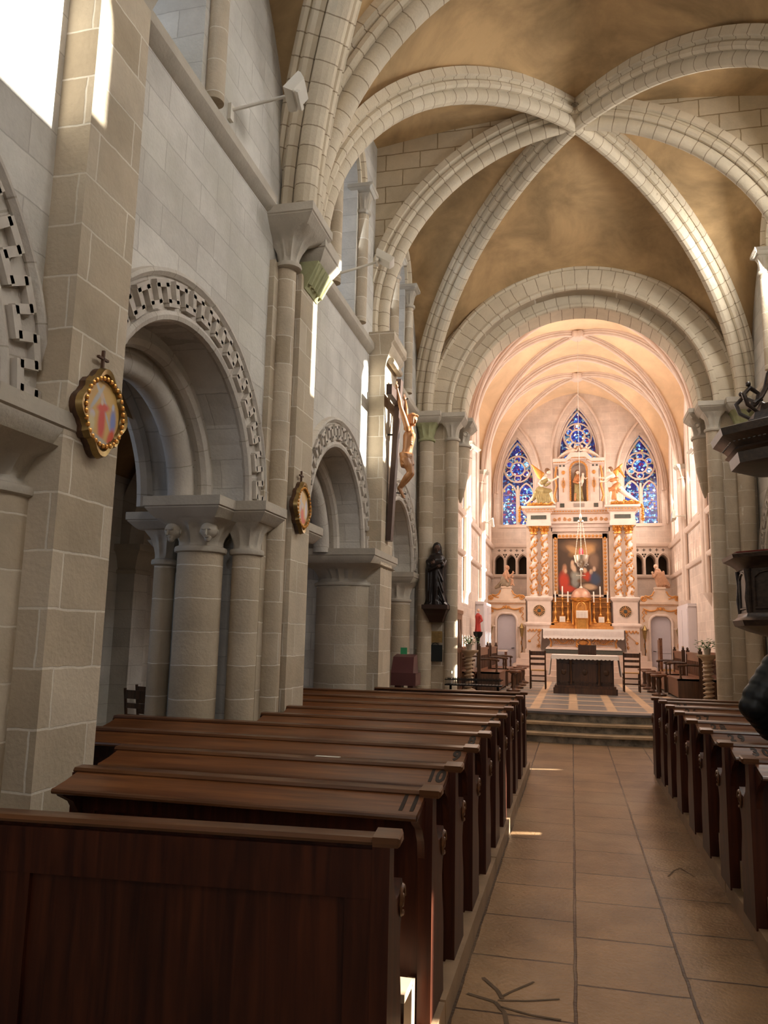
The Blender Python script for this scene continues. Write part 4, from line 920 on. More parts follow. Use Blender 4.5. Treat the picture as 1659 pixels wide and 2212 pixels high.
# ---- side portals with doors
for s,c,lab in ((-1,-2.06,'left'),(1,2.68,'right')):
    x0,x1=(c-.62,c+.62) if s<0 else (c-.62,c+.60)
    t=thing('side_portal','cream and gold painted portal around the '+lab+' door beside the high altar','portal',(c,25.75,.42),'side portals')
    m=MB(); panel_wall(m,'y',25.75,26.0,x0,x1,.42,2.76,[(c,.30,.42,2.18,'pointed',.22)]); obj('portal_wall',m,MARB2,t)
    m=MB(); P=[(c-.34,.42)]+[(u,z) for u,z in pointed(c,.34,2.18,.26)]+[(c+.34,.42)]; m.tube([(u,25.75,z) for u,z in P],.04,8); m.box(x0,25.70,2.0,c-.36,25.75,2.04); m.box(c+.36,25.70,2.0,x1,25.75,2.04); obj('door_surround',m,MARB,t)
    m=MB(); m.loft([[(x0-.0,25.75-b,z),(x1,25.75-b,z),(x1,26.0,z),(x0,26.0,z)] for b,z in ((0,2.70),(.03,2.73),(.09,2.78),(.10,2.84))]); obj('cornice',m,MARB2,t)
    m=MB(); m.poly([(x0+.02,2.84),(x0+.0,2.95),(x0+.08,3.04),(x0+.22,3.02),(c-.20,3.06),(c-.15,3.22),(c-.15,3.27),(c+.15,3.27),(c+.15,3.22),(c+.20,3.06),(x1-.22,3.02),(x1-.08,3.04),(x1,2.95),(x1-.02,2.84)],'y',25.72,25.95); m.box(c-.17,25.68,3.25,c+.17,26.0,3.30); p=obj('scroll_pediment',m,MARB2,t)
    m=MB()
    for q in (-1,1):
        spiral(m,c+q*.50,25.70,2.94,.085,1.8,q,0,.022,20); m.tube([(c+q*.46,25.70,3.03),(c+q*.34,25.70,3.0),(c+q*.24,25.70,3.05),(c+q*.18,25.70,3.17)],.022,6)
        for k in range(4): m.ball((c+q*(.26+.05*k),25.70,2.94+.015*k),(.03,.015,.022),6,4)
        m2=MB(); swag(m2,c+q*.05,c+q*.5,25.72,2.63,.07,.022); obj('gilt_swag',m2,GOLDP,p); ribbon(m,c+q*.52,25.72,2.64,0,.42,16,.03); ribbon(m,c+q*.44,25.72,2.58,0,.12)
        spiral(m,c+q*.10,25.72,2.62,.05,1.3,q,PI/2,.016,12)
        m.tube([(c+q*.49+.03*math.sin(i*1.3),25.73,1.75-.07*i) for i in range(12)],.012,5)
    m.ball((c,25.72,2.63),(.05,.03,.06),8,6); obj('gilt_scrollwork',m,GOLDP,p)
    m=MB()
    for q in range(30): m.ball((x0+.03+q*.0415,25.69,2.745),(.013,.012,.012),4,3)
    obj('gilt_moulding',m,GOLDP,p)
    d=MB(); d.poly([(c-.29,.45),(c+.29,.45)]+list(reversed(pointed(c,.29,2.18,.21))),'y',25.86,25.90); d.box(c-.29,25.845,1.28,c+.29,25.86,1.34); dd=obj('door',d,DOORP,t)
    m=MB(); m.bar((c-s*.24,25.84,1.33),(c-s*.16,25.80,1.32),.02); obj('door_handle',m,IRON,dd)
    for q,pre in ((-1,'outer'),(1,'inner')):
        X=c+q*.50*(-s if s<0 else 1)
        tt=thing('wall_lantern','dark metal processional lantern beside the %s portal, on its %s side'%(lab,'left' if q*(1 if s>0 else 1)<0 else 'right'),'lantern',(c+q*.50,25.55,1.2),'lanterns')
        X=c+q*.50
        m=MB(); m.bar((X,25.58,.45),(X,25.58,1.72),.022); obj('pole',m,IRON,tt)
        m=MB(); m.lathe([(.02,1.68),(.04,1.72),(.075,1.95),(.09,1.96),(.06,2.02),(.03,2.08),(.01,2.12)],(X,25.58,0),6); obj('lantern_body',m,BRASS,tt)
# ---- high altar
t=thing('high_altar','high altar of painted marble with gilded fronds on its curved front','altar',(.33,25.4,1.195))
m=MB(); m.box(-.84,25.15,1.20,1.50,25.95,1.31); obj('plinth',m,DARKM,t)
m=MB(); m.loft([[(.33-a,25.28-b,z),(.33+a,25.28-b,z),(.33+a,25.95,z),(.33-a,25.95,z)] for a,b,z in ((1.14,.08,1.33),(1.12,.07,1.38),(1.03,.0,1.45),(1.0,-.03,1.55),(1.04,.0,1.70),(1.13,.09,1.84),(1.18,.12,1.90),(1.18,.12,1.94))]); b_=obj('altar_body',m,MARB,t)
m=MB()
for q in (-1,1):
    m.tube([(.33+q*.98,25.22,1.40),(.33+q*.96,25.24,1.55),(.33+q*1.04,25.2,1.72)],.03,6)
    m.tube([(.33+q*(.25+.06*i),25.23,1.56+.06*math.sin(i*.8)-.0*i) for i in range(12)],.016,5)
    for i in range(10): m.tube([(.33+q*(.28+.06*i),25.23,1.56),(.33+q*(.34+.06*i),25.22,1.62+.02*(i%2)),(.33+q*(.36+.06*i),25.22,1.68)],.012,5); m.tube([(.33+q*(.28+.06*i),25.23,1.55),(.33+q*(.33+.06*i),25.22,1.49)],.011,5)
m.tube([(.33+.20*math.cos(a*PI/12),25.20,1.55+.13*math.sin(a*PI/12)) for a in range(25)],.035,6)
for q in (-1,1): spiral(m,.33+q*.17,25.19,1.47,.06,1.5,q,0,.02,14)
m.ball((.33,25.21,1.55),(.14,.03,.08),10,6); m.box(-.72,25.24,1.40,1.38,25.26,1.42); obj('gilt_fronds',m,GOLDP,b_)
cl=MB(); cl.box(-.91,25.08,1.94,1.57,25.9,1.965)
n=110
for i in range(n):       # lace edge with scallops
    xa=-.88+2.42*i/n; xb=-.88+2.42*(i+1)/n; f=lambda u:1.68-.035*abs(math.sin(u*PI/.11)); cl.add([(xa,25.075,1.95),(xb,25.075,1.95),(xb,25.07,f(xb)),(xa,25.07,f(xa))],[(0,1,2,3)])
for s,X in ((-1,-.91),(1,1.57)):
    for i in range(16):
        ya=25.08+.8*i/16; yb=25.08+.8*(i+1)/16; g=lambda y:(1.22+.15*(y-25.08)/.8+.02*math.sin(y*60)); cl.add([(X,ya,1.95),(X,yb,1.95),(X+s*.05,yb,g(yb)),(X+s*.05,ya,g(ya))],[(0,1,2,3)])
c0=tag(obj('altar_cloth',cl,LINEN),'white cloth with scalloped lace edge draped over the high altar','cloth')
m=MB(); 
for i in range(60):
    x=-.86+2.38*i/59
    m.tube([(x,25.066,1.90),(x+.02,25.064,1.82),(x,25.064,1.74)],.004,4)
obj('lace',m,plain('lace_thread',(.62,.50,.46),.8),c0,world=True)  # lace thread, darker than the linen
# gradine, tabernacle, candlesticks
t=thing('gradine','gilded shelf unit behind the candlesticks on the high altar','altar shelf',(.33,25.8,1.97))
m=MB(); m.box(-.68,25.50,1.967,1.25,25.9,2.05); m.box(-.64,25.55,2.05,1.21,25.9,2.16); obj('shelf',m,GOLDP,t)
m=MB(); m.box(.63,25.78,2.16,1.18,25.9,2.95); m.box(.62,25.72,2.16,1.2,25.78,2.5); obj('gilt_back',m,GOLDB,t); m=MB(); m.box(-.58,25.78,2.16,-.03,25.9,2.95); m.box(-.60,25.72,2.16,-.02,25.78,2.50); pp=obj('gilt_back',m,GOLDB,t)
m=MB()
for z in (2.28,2.50,2.66,2.82,2.93): m.bar((-.6,25.765,z),(-.02,25.765,z),.02); m.bar((.62,25.765,z),(1.2,25.765,z),.02)
obj('gilt_moulding',m,GOLDP,pp)
t=thing('tabernacle','gilded domed tabernacle in the middle of the high altar','tabernacle',(.30,25.65,2.0))
m=MB(); m.lathe([(.28,1.97),(.30,2.05),(.27,2.10),(.27,2.80),(.33,2.86),(.34,2.92),(.31,2.95)],(.30,25.72,0),8,None,PI/8); m.box(.10,25.34,1.968,.50,25.5,2.28); obj('tabernacle_body',m,GOLD,t)
m=MB(); 
for x in (.04,.56): m.lathe([(.045,2.1),(.035,2.2),(.03,2.75),(.05,2.82)],(x,25.46,0),8)
for x in (.13,.47): m.lathe([(.04,1.97),(.025,2.05),(.03,2.2),(.045,2.27)],(x,25.34,0),8)
obj('colonnette',m,GOLD,t)
m=MB(); m.poly([(.16,2.36),(.44,2.36)]+list(reversed(pointed(.30,.14,2.62,.18))),'y',25.42,25.45); dd=obj('tabernacle_door',m,GOLDP,t)
m=MB(); m.tube([(u,25.41,z) for u,z in [(.16,2.36)]+pointed(.30,.14,2.62,.18)+[(.44,2.36)]],.015,6)
for k in range(6): spiral(m,.30+.05*math.cos(k),25.41,2.48+.05*k,.04,1.2,1 if k%2 else -1,k,.009,10)
obj('door_tracery',m,GOLD,dd)
m=MB(); m.lathe([(.31,2.95),(.30,3.02),(.26,3.12),(.18,3.21),(.08,3.26),(.01,3.27)],(.30,25.72,0),20,lambda a,z:1+.03*math.cos(8*a)); obj('dome',m,plain('rosy_gilt',(.55,.30,.20),.4,.3),t)
t=thing('altar_crucifix','small silvery cross standing on the tabernacle dome','cross',(.30,25.72,3.27))
m=MB(); m.lathe([(.06,3.265),(.05,3.29),(.015,3.33),(.015,3.40)],(.30,25.72,0),10); m.bar((.30,25.72,3.38),(.30,25.72,3.76),.022); m.bar((.17,25.72,3.66),(.43,25.72,3.66),.022)
for p in ((.17,3.66),(.43,3.66),(.30,3.77)): m.ball((p[0],25.72,p[1]),.02,6,4)
obj('cross',m,plain('silvered',(.72,.62,.52),.35,.6),t)
def candlestick(x,y,z,h,ch,label,first=None):
    t=thing('candlestick',label,'candlestick',(x,y,z),'altar candlesticks')
    m=MB(); m.lathe([(.075,0),(.08,.02),(.055,.05),(.06,.08),(.03,.13),(.022,.2),(.04,.27),(.045,.33),(.02,.38),(.017,h-.1),(.03,h-.07),(.018,h-.04),(.045,h-.012),(.045,h)],(0,0,0),12); obj('stick',m,GOLD,t,world=False)
    m=MB()
    for k in range(3): a=k*2*PI/3+PI/2; m.ball((.075*math.cos(a),.075*math.sin(a),.02),.022,6,4)
    obj('foot',m,GOLD,t,world=False)
    m=MB(); m.lathe([(.021,h),(.021,h+ch),(.004,h+ch+.004)],(0,0,0),10); obj('candle',m,WAX,t,world=False); return t
cs=candlestick(-.50,25.58,2.16,.64,.34,'gilt candlestick with white candle, farthest left on the high altar')
for x,y,z,lab in ((-.28,25.68,2.33,'second from the left, standing higher'),(-.11,25.58,2.16,'just left of the tabernacle'),(.68,25.58,2.16,'just right of the tabernacle'),(.88,25.68,2.33,'second from the right, standing higher'),(1.10,25.58,2.16,'farthest right on the high altar')):
    dup(cs,(x,y,z),label='gilt candlestick with white candle, '+lab)
m=MB(); m.box(-.36,25.62,2.16,-.20,25.74,2.328); m.box(.80,25.62,2.16,.96,25.74,2.328); obj('riser',m,GOLDP,bpy.data.objects['gradine'])
PAPER=plain('printed_card',(.78,.70,.62),.7,var=.04)
for x,w,z,h,yy,lab in ((-.29,.10,2.165,.20,25.50,'small framed altar card left of the tabernacle'),(.31,.19,2.29,.26,25.30,'wide framed altar card in front of the tabernacle'),(.90,.10,2.165,.20,25.50,'small framed altar card right of the tabernacle')):
    if w<.15: yy=25.56; 
    t=thing('altar_card',lab,'card',(x,yy,z)); m=MB(); m.box(x-w,yy,z,x+w,yy+.02,z+h); obj('card_frame',m,GOLDP,t)
    m=MB(); m.box(x-w+.015,yy-.004,z+.015,x+w-.015,yy,z+h-.015); pg=obj('page',m,PAPER,t)
    m=MB(); [m.box(x-w+.03+(k%3)*(2*w-.06)/3,yy-.006,z+.03+(k//3)*.025,x-w+.03+(k%3+.8)*(2*w-.06)/3,yy-.004,z+.036+(k//3)*.025) for k in range(15 if w<.15 else 21)]; obj('print_lines',m,plain('grey_print',(.45,.36,.32),.8),pg)
# ---- free-standing altar
t=thing('chancel_altar','dark carved wooden altar table standing forward in the chancel','altar',(.27,18.9,.42))
m=MB(); m.box(-.43,18.48,.42,.97,19.35,.55); m.box(-.40,18.55,.55,.94,19.3,.60); obj('base',m,DKW,t)
m=MB(); m.box(-.36,18.66,.60,.90,19.25,1.22); m.box(-.42,18.58,1.18,.96,19.3,1.25); bd=obj('altar_body',m,DKW,t)
m=MB()
for x0,x1 in ((-.32,-.08),(.0,.54),(.62,.86)):
    for a,b,c_,d in ((x0,.66,x0+.025,1.10),(x1-.025,.66,x1,1.10),(x0,.66,x1,.685),(x0,1.075,x1,1.10)): m.box(a,18.63,b,c_,18.66,d)
    m.ball(((x0+x1)/2,18.65,.9),(.06,.02,.07),8,6)
for x in (-.04,.58): m.lathe([(.035,.62),(.02,.7),(.03,.9),(.02,1.05),(.04,1.16)],(x,18.63,0),8)
obj('carved_frame',m,DKW,bd)
cl=MB(); cl.box(-.47,18.52,1.253,1.01,19.4,1.275)
n=90
for i in range(n):
    xa=-.47+1.48*i/n; xb=-.47+1.48*(i+1)/n; f=lambda u:1.195-.02*abs(math.sin(u*PI/.09)); cl.add([(xa,18.515,1.27),(xb,18.515,1.27),(xb,18.505,f(xb)),(xa,18.505,f(xa))],[(0,1,2,3)])
for s,X in ((-1,-.47),(1,1.01)):
    for i in range(24):
        ya=18.52+.88*i/24; yb=18.52+.88*(i+1)/24; g=lambda y:.86-.05*math.sin((y-18.5)*4)+.015*math.sin(y*70); k=lambda y:.03+.02*math.sin(y*22); cl.add([(X,ya,1.27),(X,yb,1.27),(X+s*(.03+k(yb)),yb,g(yb)),(X+s*(.03+k(ya)),ya,g(ya))],[(0,1,2,3)])
tag(obj('altar_cloth',cl,LINEN),'white cloth hanging low at both ends of the dark forward altar','cloth')
# presider chair behind it
t=thing('presider_chair','dark square-backed chair just behind the forward altar','chair',(.36,20.4,.42))
m=MB(); m.box(.14,20.5,.86,.58,20.56,1.50); obj('backrest',m,DKW,t); m=MB(); m.box(.14,20.1,.84,.58,20.56,.90); obj('seat',m,DKW,t)
for x,y in ((.16,20.12),(.56,20.12),(.16,20.53),(.56,20.53)): obj('leg',MB().bar((x,y,.42),(x,y,.84),.04),DKW,t)
def ladder_chair(label,loc,rz,grp='ladder-back chairs'):
    t=thing('ladder_back_chair',label,'chair',loc,grp,rz)
    m=MB(); m.box(-.19,-.18,.43,.19,.18,.46); obj('seat',m,RUSH,t,world=False)
    for s in (-1,1):
        obj('leg',MB().bar((s*.18,-.17,0),(s*.18,-.17,.45),.035),DKW,t,world=False)
        obj('leg',MB().tube([(s*.18,.17,0),(s*.18,.18,.45),(s*.185,.24,.93)],.019,6),DKW,t,world=False)
    m=MB()
    for z,h in ((.86,.05),(.73,.03),(.60,.03)): m.loft([[(x,.205+.035*(z-.6)/.26+.02*math.cos(x*8)-.01*q,z-h) for q in (0,1)]+[(x,.205+.035*(z-.6)/.26+.02*math.cos(x*8)-.01*q,z+h) for q in (1,0)] for x in (-.18,-.09,0,.09,.18)])
    obj('backrest',m,DKW,t,world=False)
    m=MB()
    for z in (.15,.28):
        for s in (-1,1): m.bar((s*.18,-.17,z),(s*.18,.17,z),.02)
        m.bar((-.18,-.17,z+.03),(.18,-.17,z+.03),.02); m.bar((-.18,.17,z+.03),(.18,.17,z+.03),.02)
    obj('stretcher',m,DKW,t,world=False); return t
ch=ladder_chair('ladder-back rush chair to the left of the forward altar',(-.83,20.0,.42),PI)
dup(ch,(1.37,20.0,.42),PI,'ladder-back rush chair to the right of the forward altar')
dup(ch,(-5.15,9.35,0),PI-.3,'dark slatted chair in the left aisle, the one against the wall','aisle chairs'); dup(ch,(-4.95,8.75,0),PI-.2,'dark slatted chair in the left aisle, the nearer one','aisle chairs')
def bench(label,loc,L,s):
    """back against -s side, faces +s; runs along +y"""
    t=thing('choir_bench',label,'bench',loc,'choir benches')
    m=MB(); m.box(0,0,.40,s*.46,L,.44); m.box(s*.40,.05,.05,s*.43,L-.05,.40); obj('seat',m,MDW,t,world=False)
    m=MB(); m.box(-s*.05,0,.12,0,L,.95); m.box(-s*.06,0,.93,s*.015,L,.98); b=obj('backrest',m,MDW,t,world=False)
    m=MB(); n=int(L/.13)
    for k in range(n): m.box(s*.0,.08+k*(L-.16)/n,.5,s*.008,.11+k*(L-.16)/n,.80)
    obj('carved_slot',m,DKW,b,world=False)
    for y in (0,L-.05):
        m=MB(); m.box(-s*.05,y,0,s*.44,y+.05,.44); m.box(-s*.06,y-.01,0,s*.02,y+.06,1.02); m.ball((-s*.02,y+.025,1.05),(.03,.03,.04),8,6); obj('bench_end',m,DKW,t,world=False)
        m=MB(); m.tube([(0,y+.025,.72),(s*.2,y+.025,.73),(s*.40,y+.025,.71),(s*.44,y+.025,.69)],.028,6); m.lathe([(.03,.44),(.018,.5),(.028,.58),(.018,.64),(.03,.70)],(s*.38,y+.025,0),8); obj('armrest',m,DKW,t,world=False)
    return t
bench('choir bench on the left of the chancel, nearest the nave',(-2.05,18.1,.42),1.9,1)
bench('choir bench on the left of the chancel, farther back toward the altar',(-2.05,20.6,.42),1.7,1)
bench('choir bench in the outer row along the left chancel wall',(-2.58,17.9,.42),2.8,1)
bench('choir bench on the right of the chancel, nearest the nave',(2.58,17.7,.42),1.9,-1)
bench('choir bench on the right of the chancel, farther back toward the altar',(2.58,20.3,.42),1.7,-1)
bench('choir bench in the outer row along the right chancel wall',(3.12,17.6,.42),2.8,-1)
def stool(label,loc):
    t=thing('pedestal_stool',label,'stool',loc,'pedestal stools before the choir benches')
    m=MB(); m.lathe([(.17,.43),(.18,.46),(.17,.48)],(0,0,0),16); obj('seat',m,MDW,t,world=False)
    m=MB(); m.lathe([(.16,0),(.16,.04),(.06,.08),(.045,.15),(.06,.28),(.05,.38),(.09,.43)],(0,0,0),10); obj('pedestal',m,DKW,t,world=False); return t
s0=stool('round wooden pedestal stool on the left, first of its row from the nave',(-1.33,18.6,.42))
for k,w_ in enumerate(('second','third','fourth')): dup(s0,(-1.33,18.6+1.2*(k+1),.42),label='round wooden pedestal stool on the left, %s of its row from the nave'%w_)
for k,w_ in enumerate(('first','second','third','fourth')): dup(s0,(1.88,18.9+1.2*k,.42),label='round wooden pedestal stool on the right, %s of its row from the nave'%w_)
# twisted stone plant stands with flower pots
STAND=plain('stand_stone',(.36,.27,.18),.6,var=.2,scale=12)
def plant_stand(x,y,h,lab):
    t=thing('plant_stand','twisted stone column stand '+lab,'plant stand',(x,y,.42))
    m=MB(); loops=[]; n=60
    for i in range(n+1):
        z=.08+(h-.2)*i/n; loops.append([(x+(.085+.028*math.cos(a*PI/8-2*PI*9*i/n))*math.cos(a*PI/8),y+(.085+.028*math.cos(a*PI/8-2*PI*9*i/n))*math.sin(a*PI/8),.42+z) for a in range(16)])
    m.loft(loops); obj('twisted_shaft',m,STAND,t)
    m=MB(); m.lathe([(.17,0),(.17,.06),(.12,.09)],(x,y,.42),16); obj('base',m,STAND,t)
    m=MB(); m.lathe([(.09,h-.14),(.13,h-.08),(.20,h-.04),(.21,h-.02),(.21,h)],(x,y,.42),20); obj('top_plate',m,STAND,t)
def flowers(x,y,z,lab,white=20):
    t=thing('flower_pot',lab,'potted flowers',(x,y,z))
    m=MB(); m.lathe([(.055,0),(.075,.12),(.08,.13),(.07,.13)],(x,y,z),12); obj('pot',m,TERR,t)
    m=MB(); random.seed(int(x*10))
    for k in range(70):
        a=random.uniform(0,2*PI); r=random.uniform(.03,.2); zz=random.uniform(.13,.30); L=random.uniform(.05,.09)
        c_=Vector((x+r*math.cos(a),y+r*math.sin(a),z+zz-.2*r)); d=Vector((math.cos(a+random.uniform(-1,1)),math.sin(a),random.uniform(-.2,.5))).normalized()*L; n_=d.cross(Vector((0,0,1))).normalized()*.018
        m.add([c_,c_+d*.5+n_,c_+d,c_+d*.5-n_,c_+d*.5+Vector((0,0,.012))],[(0,1,4),(1,2,4),(2,3,4),(3,0,4)])
    for k in range(10): a=k*.63; m.tube([(x,y,z+.1),(x+.08*math.cos(a),y+.08*math.sin(a),z+.25)],.004,4)
    obj('leaves',m,GREEN,t)
    for k in range(white):
        a=random.uniform(0,2*PI); r=random.uniform(0,.13); m=MB(); zc=z+.26+random.uniform(-.03,.07)
        for q in range(5): m.ball((x+r*math.cos(a)+.018*math.cos(q*1.256),y+r*math.sin(a)+.018*math.sin(q*1.256),zc),(.016,.016,.008),6,4)
        obj('blossom',m,PETAL,t)
plant_stand(-2.22,17.5,.93,'on the left at the chancel entrance'); plant_stand(2.63,17.0,.96,'on the right at the chancel entrance')
flowers(-2.22,17.5,1.35,'white flowers in a grey pot on the left stone stand',8); flowers(2.63,17.0,1.38,'pale flowers with dark leaves in a pot on the right stone stand',9)
# tall wooden panels, cabinets
for x,y,lab in ((-2.40,16.3,'left'),(2.96,16.0,'right')):
    t=thing('wooden_screen','tall narrow panelled wooden screen just inside the chancel on the '+lab,'screen',(x,y,.42)); m=MB(); m.box(x-.04,y,.42,x+.04,y+1.1,2.12); m.box(x-.06,y-.03,2.12,x+.06,y+1.13,2.2); p=obj('frame',m,MDW,t)
    m=MB(); sg=1 if x<0 else -1
    for k in range(3): m.box(x+sg*.04,y+.08+k*.35,.55,x+sg*.05,y+.33+k*.35,1.3); m.box(x+sg*.04,y+.08+k*.35,1.4,x+sg*.05,y+.33+k*.35,2.0)
    obj('panel',m,DKW,p)
for x0,x1,y0,y1,lab in ((-2.645,-2.42,22.3,24.4,'left'),(2.98,3.195,22.1,24.2,'right')):
    t=thing('cabinet','tall pale painted cupboard against the %s chancel wall'%lab,'cupboard',((x0+x1)/2,(y0+y1)/2,.42)); m=MB(); m.box(x0,y0,.42,x1,y1,2.56); m.box(x0-.0,y0-.04,2.56,x1,y1+.04,2.64); obj('body',m,CREAM,t)
    m=MB(); X=x1 if x0<0 else x0; g=.012 if x0<0 else -.012
    for k in range(2):
        ya=y0+.06+k*(y1-y0)/2; yb=ya+(y1-y0)/2-.12; m=MB(); m.box(X,ya,.5,X+g,yb,2.5); dd=obj('door',m,CREAM,t); m=MB(); m.ball((X+g*1.5,yb-.05 if k==0 else ya+.05,1.5),.018,6,4); obj('knob',m,BRASS,dd)
t=thing('armchair','tall red-brown armchair beside the pale cupboard on the right of the chancel','chair',(2.55,22.9,.42),None,PI/2)
m=MB(); m.box(-.25,-.22,.42,.25,.22,.47); obj('seat',m,RUSH,t,world=False); m=MB(); m.box(-.25,.2,.47,.25,.25,1.25); obj('backrest',m,MDW,t,world=False)
for s in (-1,1):
    for y in (-.2,.2): obj('leg',MB().bar((s*.23,y,0),(s*.23,y,.7 if y<0 else 1.3),.045),MDW,t,world=False)
    obj('armrest',MB().bar((s*.23,-.24,.70),(s*.23,.22,.72),.05,.03),MDW,t,world=False)
# credence table on the left
t=thing('side_table','small table with a pale cloth by the left cupboard','table',(-2.25,25.0,.42)); m=MB(); m.box(-2.55,24.75,1.22,-1.98,25.3,1.27); obj('table_top',m,MARB,t)
for x in (-2.51,-2.02):
    for y in (24.79,25.26): obj('leg',MB().bar((x,y,.42),(x,y,1.22),.04),MDW,t)
# ---- sanctuary lamp
t=thing('sanctuary_lamp','silver hanging sanctuary lamp with a red glass on long chains','lamp',(.27,21.55,3.7))
m=MB(); m.tube([(.28,21.55,10.05),(.255,21.55,7.5),(.27,21.55,5.9)],.006,5); m.tube([(.27,21.55,5.9),(.268,21.55,4.85)],.010,5); obj('cord',m,WHITEP,t)
SILV=plain('polished_silver',(.78,.70,.58),.25,.85,var=.1)
m=MB(); m.lathe([(.01,5.0),(.04,4.9),(.03,4.85),(.08,4.80),(.085,4.77),(.03,4.74)],(.27,21.55,0),14); obj('top_crown',m,SILV,t)
m=MB()
for k in range(3):
    a=k*2*PI/3+.5; P=[(.27+(.05+.13*(i/14))*math.cos(a),21.55+(.05+.13*(i/14))*math.sin(a),4.78-.94*i/14) for i in range(15)]; m.tube(P,.006,5)
    for p in P: m.ball(p,.014,6,4)
obj('chain',m,SILV,t)
m=MB(); m.lathe([(.01,3.30),(.02,3.34),(.015,3.4),(.05,3.47),(.03,3.52),(.10,3.60),(.17,3.68),(.18,3.76),(.20,3.86),(.185,3.87),(.16,3.77)],(.27,21.55,0),20); bl=obj('bowl',m,SILV,t)
m=MB()
for a in range(3): spiral(m,.27+.13*math.cos(a*2.1),21.55+.13*math.sin(a*2.1),3.60,.05,1.2,1,0,.01,12)
obj('scroll',m,SILV,bl)
m=MB(); m.lathe([(.03,3.86),(.06,3.92),(.055,4.0),(.03,4.06)],(.27,21.55,0),14); obj('glass',m,emit('ruby_glass',(1,.10,.12),.5,(.5,.03,.05)),t)
# ---- floodlights on arms
def flood(label,p,q,tilt=0,sz=.13):
    p=Vector(p); q=Vector(q); t=thing('floodlight',label,'floodlight',tuple(p),'floodlights on wall arms')
    s=1 if q.x>p.x else -1
    m=MB(); m.box(p.x-.01,p.y-.03,p.z-.09,p.x+.03*s,p.y+.03,p.z+.05); obj('wall_bracket',m,WHITEP,t)
    m=MB(); m.tube([p,q],.014,8); obj('arm',m,WHITEP,t)
    m=MB(); m.M=Matrix.Translation(q)@Matrix.Rotation(tilt,4,'Y')@Matrix.Rotation(.25,4,'Z'); m.loft([[(-sz*.8,-sz,-.03),(sz*.8,-sz,-.03),(sz*.8,sz,-.03),(-sz*.8,sz,-.03)],[(-sz,-sz*1.2,.02),(sz,-sz*1.2,.02),(sz,sz*1.2,.02),(-sz,sz*1.2,.02)],[(-sz,-sz*1.2,.045),(sz,-sz*1.2,.045),(sz,sz*1.2,.045),(-sz,sz*1.2,.045)]]); m.bar((-sz*.5,-sz*.9,-.06),(-sz*.5,sz*.9,-.06),.03); hd=obj('lamp_head',m,WHITEP,t)
    m=MB(); m.M=Matrix.Translation(q)@Matrix.Rotation(tilt,4,'Y')@Matrix.Rotation(.25,4,'Z'); m.box(-sz*.85,-sz,.046,sz*.85,sz,.05); obj('lens',m,plain('lens_glass',(.55,.58,.56),.15),hd)
flood('white floodlight on a thin arm high on the left wall, above the first full arch',(-2.65,5.31,5.80),(-2.12,5.45,5.98),-1.0,.10)
flood('white floodlight on a thin arm on the left wall, above the second arch',(-2.65,8.04,5.66),(-2.03,8.15,5.86),.5,.11)
flood('small floodlight on the left chancel wall beside the stained glass',(-2.6,23.3,5.04),(-2.28,23.3,5.04),1.45,.13)
flood('small floodlight on the right chancel wall beside the stained glass',(3.15,23.0,5.12),(2.82,23.0,5.12),-1.45,.13)
flood('floodlight up on the left chancel wall near the arch',(-2.65,18.3,6.0),(-2.2,18.3,6.1),.6,.14)
flood('floodlight up on the right chancel wall near the arch',(3.2,18.6,5.9),(2.8,18.6,6.0),-.6,.14)
# ---- pulpit
t=thing('pulpit','dark carved wooden pulpit box on the right wall','pulpit',(2.42,9.45,0))
def octo(m,c,prof,n=8): return m.lathe([(r/math.cos(PI/8),z) for r,z in prof],c,n,None,PI/8)
PC=(2.45,9.45,0)
m=MB(); octo(m,PC,[(.10,1.52),(.12,1.60),(.30,1.64),(.33,1.69),(.50,1.74),(.64,1.80),(.66,1.86),(.61,1.90),(.60,1.94)]); obj('underside_moulding',m,PULW,t)
m=MB(); octo(m,PC,[(.58,1.92),(.58,2.44)]); bd=obj('pulpit_body',m,PULW,t)
m=MB(); octo(m,PC,[(.59,2.42),(.61,2.45),(.66,2.49),(.73,2.53),(.74,2.57),(.70,2.585)]); obj('rim_cornice',m,PULW,t)
m=MB(); octo(m,PC,[(.69,2.58),(.69,2.60)]); obj('red_velvet_ledge',m,plain('red_velvet',(.16,.02,.015),.8),t)
m=MB()
for k in range(8):
    a=k*PI/4; M_=Matrix.Translation(PC)@Matrix.Rotation(a,4,'Z'); m.M=M_
    P=[(.585,-.16,1.99),(.585,-.16,2.32),(.585,-.10,2.37),(.585,0,2.39),(.585,.10,2.37),(.585,.16,2.32),(.585,.16,1.99),(.585,-.16,1.99)]; m.tube(P,.014,6)
    for s in (-1,1): m.tube([(.585,s*.225,1.94),(.60,s*.225,2.1),(.585,s*.225,2.25),(.60,s*.225,2.42)],.022,6)
m.M=None; obj('carved_panel',m,PULW,bd)
m=MB(); m.lathe([(.22,0),(.24,.1),(.12,.2),(.10,.8),(.14,1.0),(.10,1.2),(.12,1.53)],PC,12); obj('stem',m,PULW,t)
m=MB(); m.box(2.45,9.8,1.86,2.9,10.0,3.6); obj('back_panel',m,PULW,t)
t=thing('sounding_board','dark wooden canopy with scrolled crown above the pulpit','canopy',(2.45,9.45,3.6))
m=MB(); octo(m,PC,[(.52,3.58),(.60,3.60),(.62,3.72),(.66,3.75),(.63,3.78),(.66,3.82),(.78,3.90),(.80,3.98),(.76,4.0),(.5,4.02),(.48,4.10),(.42,4.12),(.40,4.2),(.34,4.22),(.32,4.3),(.05,4.32)]); obj('canopy_board',m,PULW,t)
m=MB()
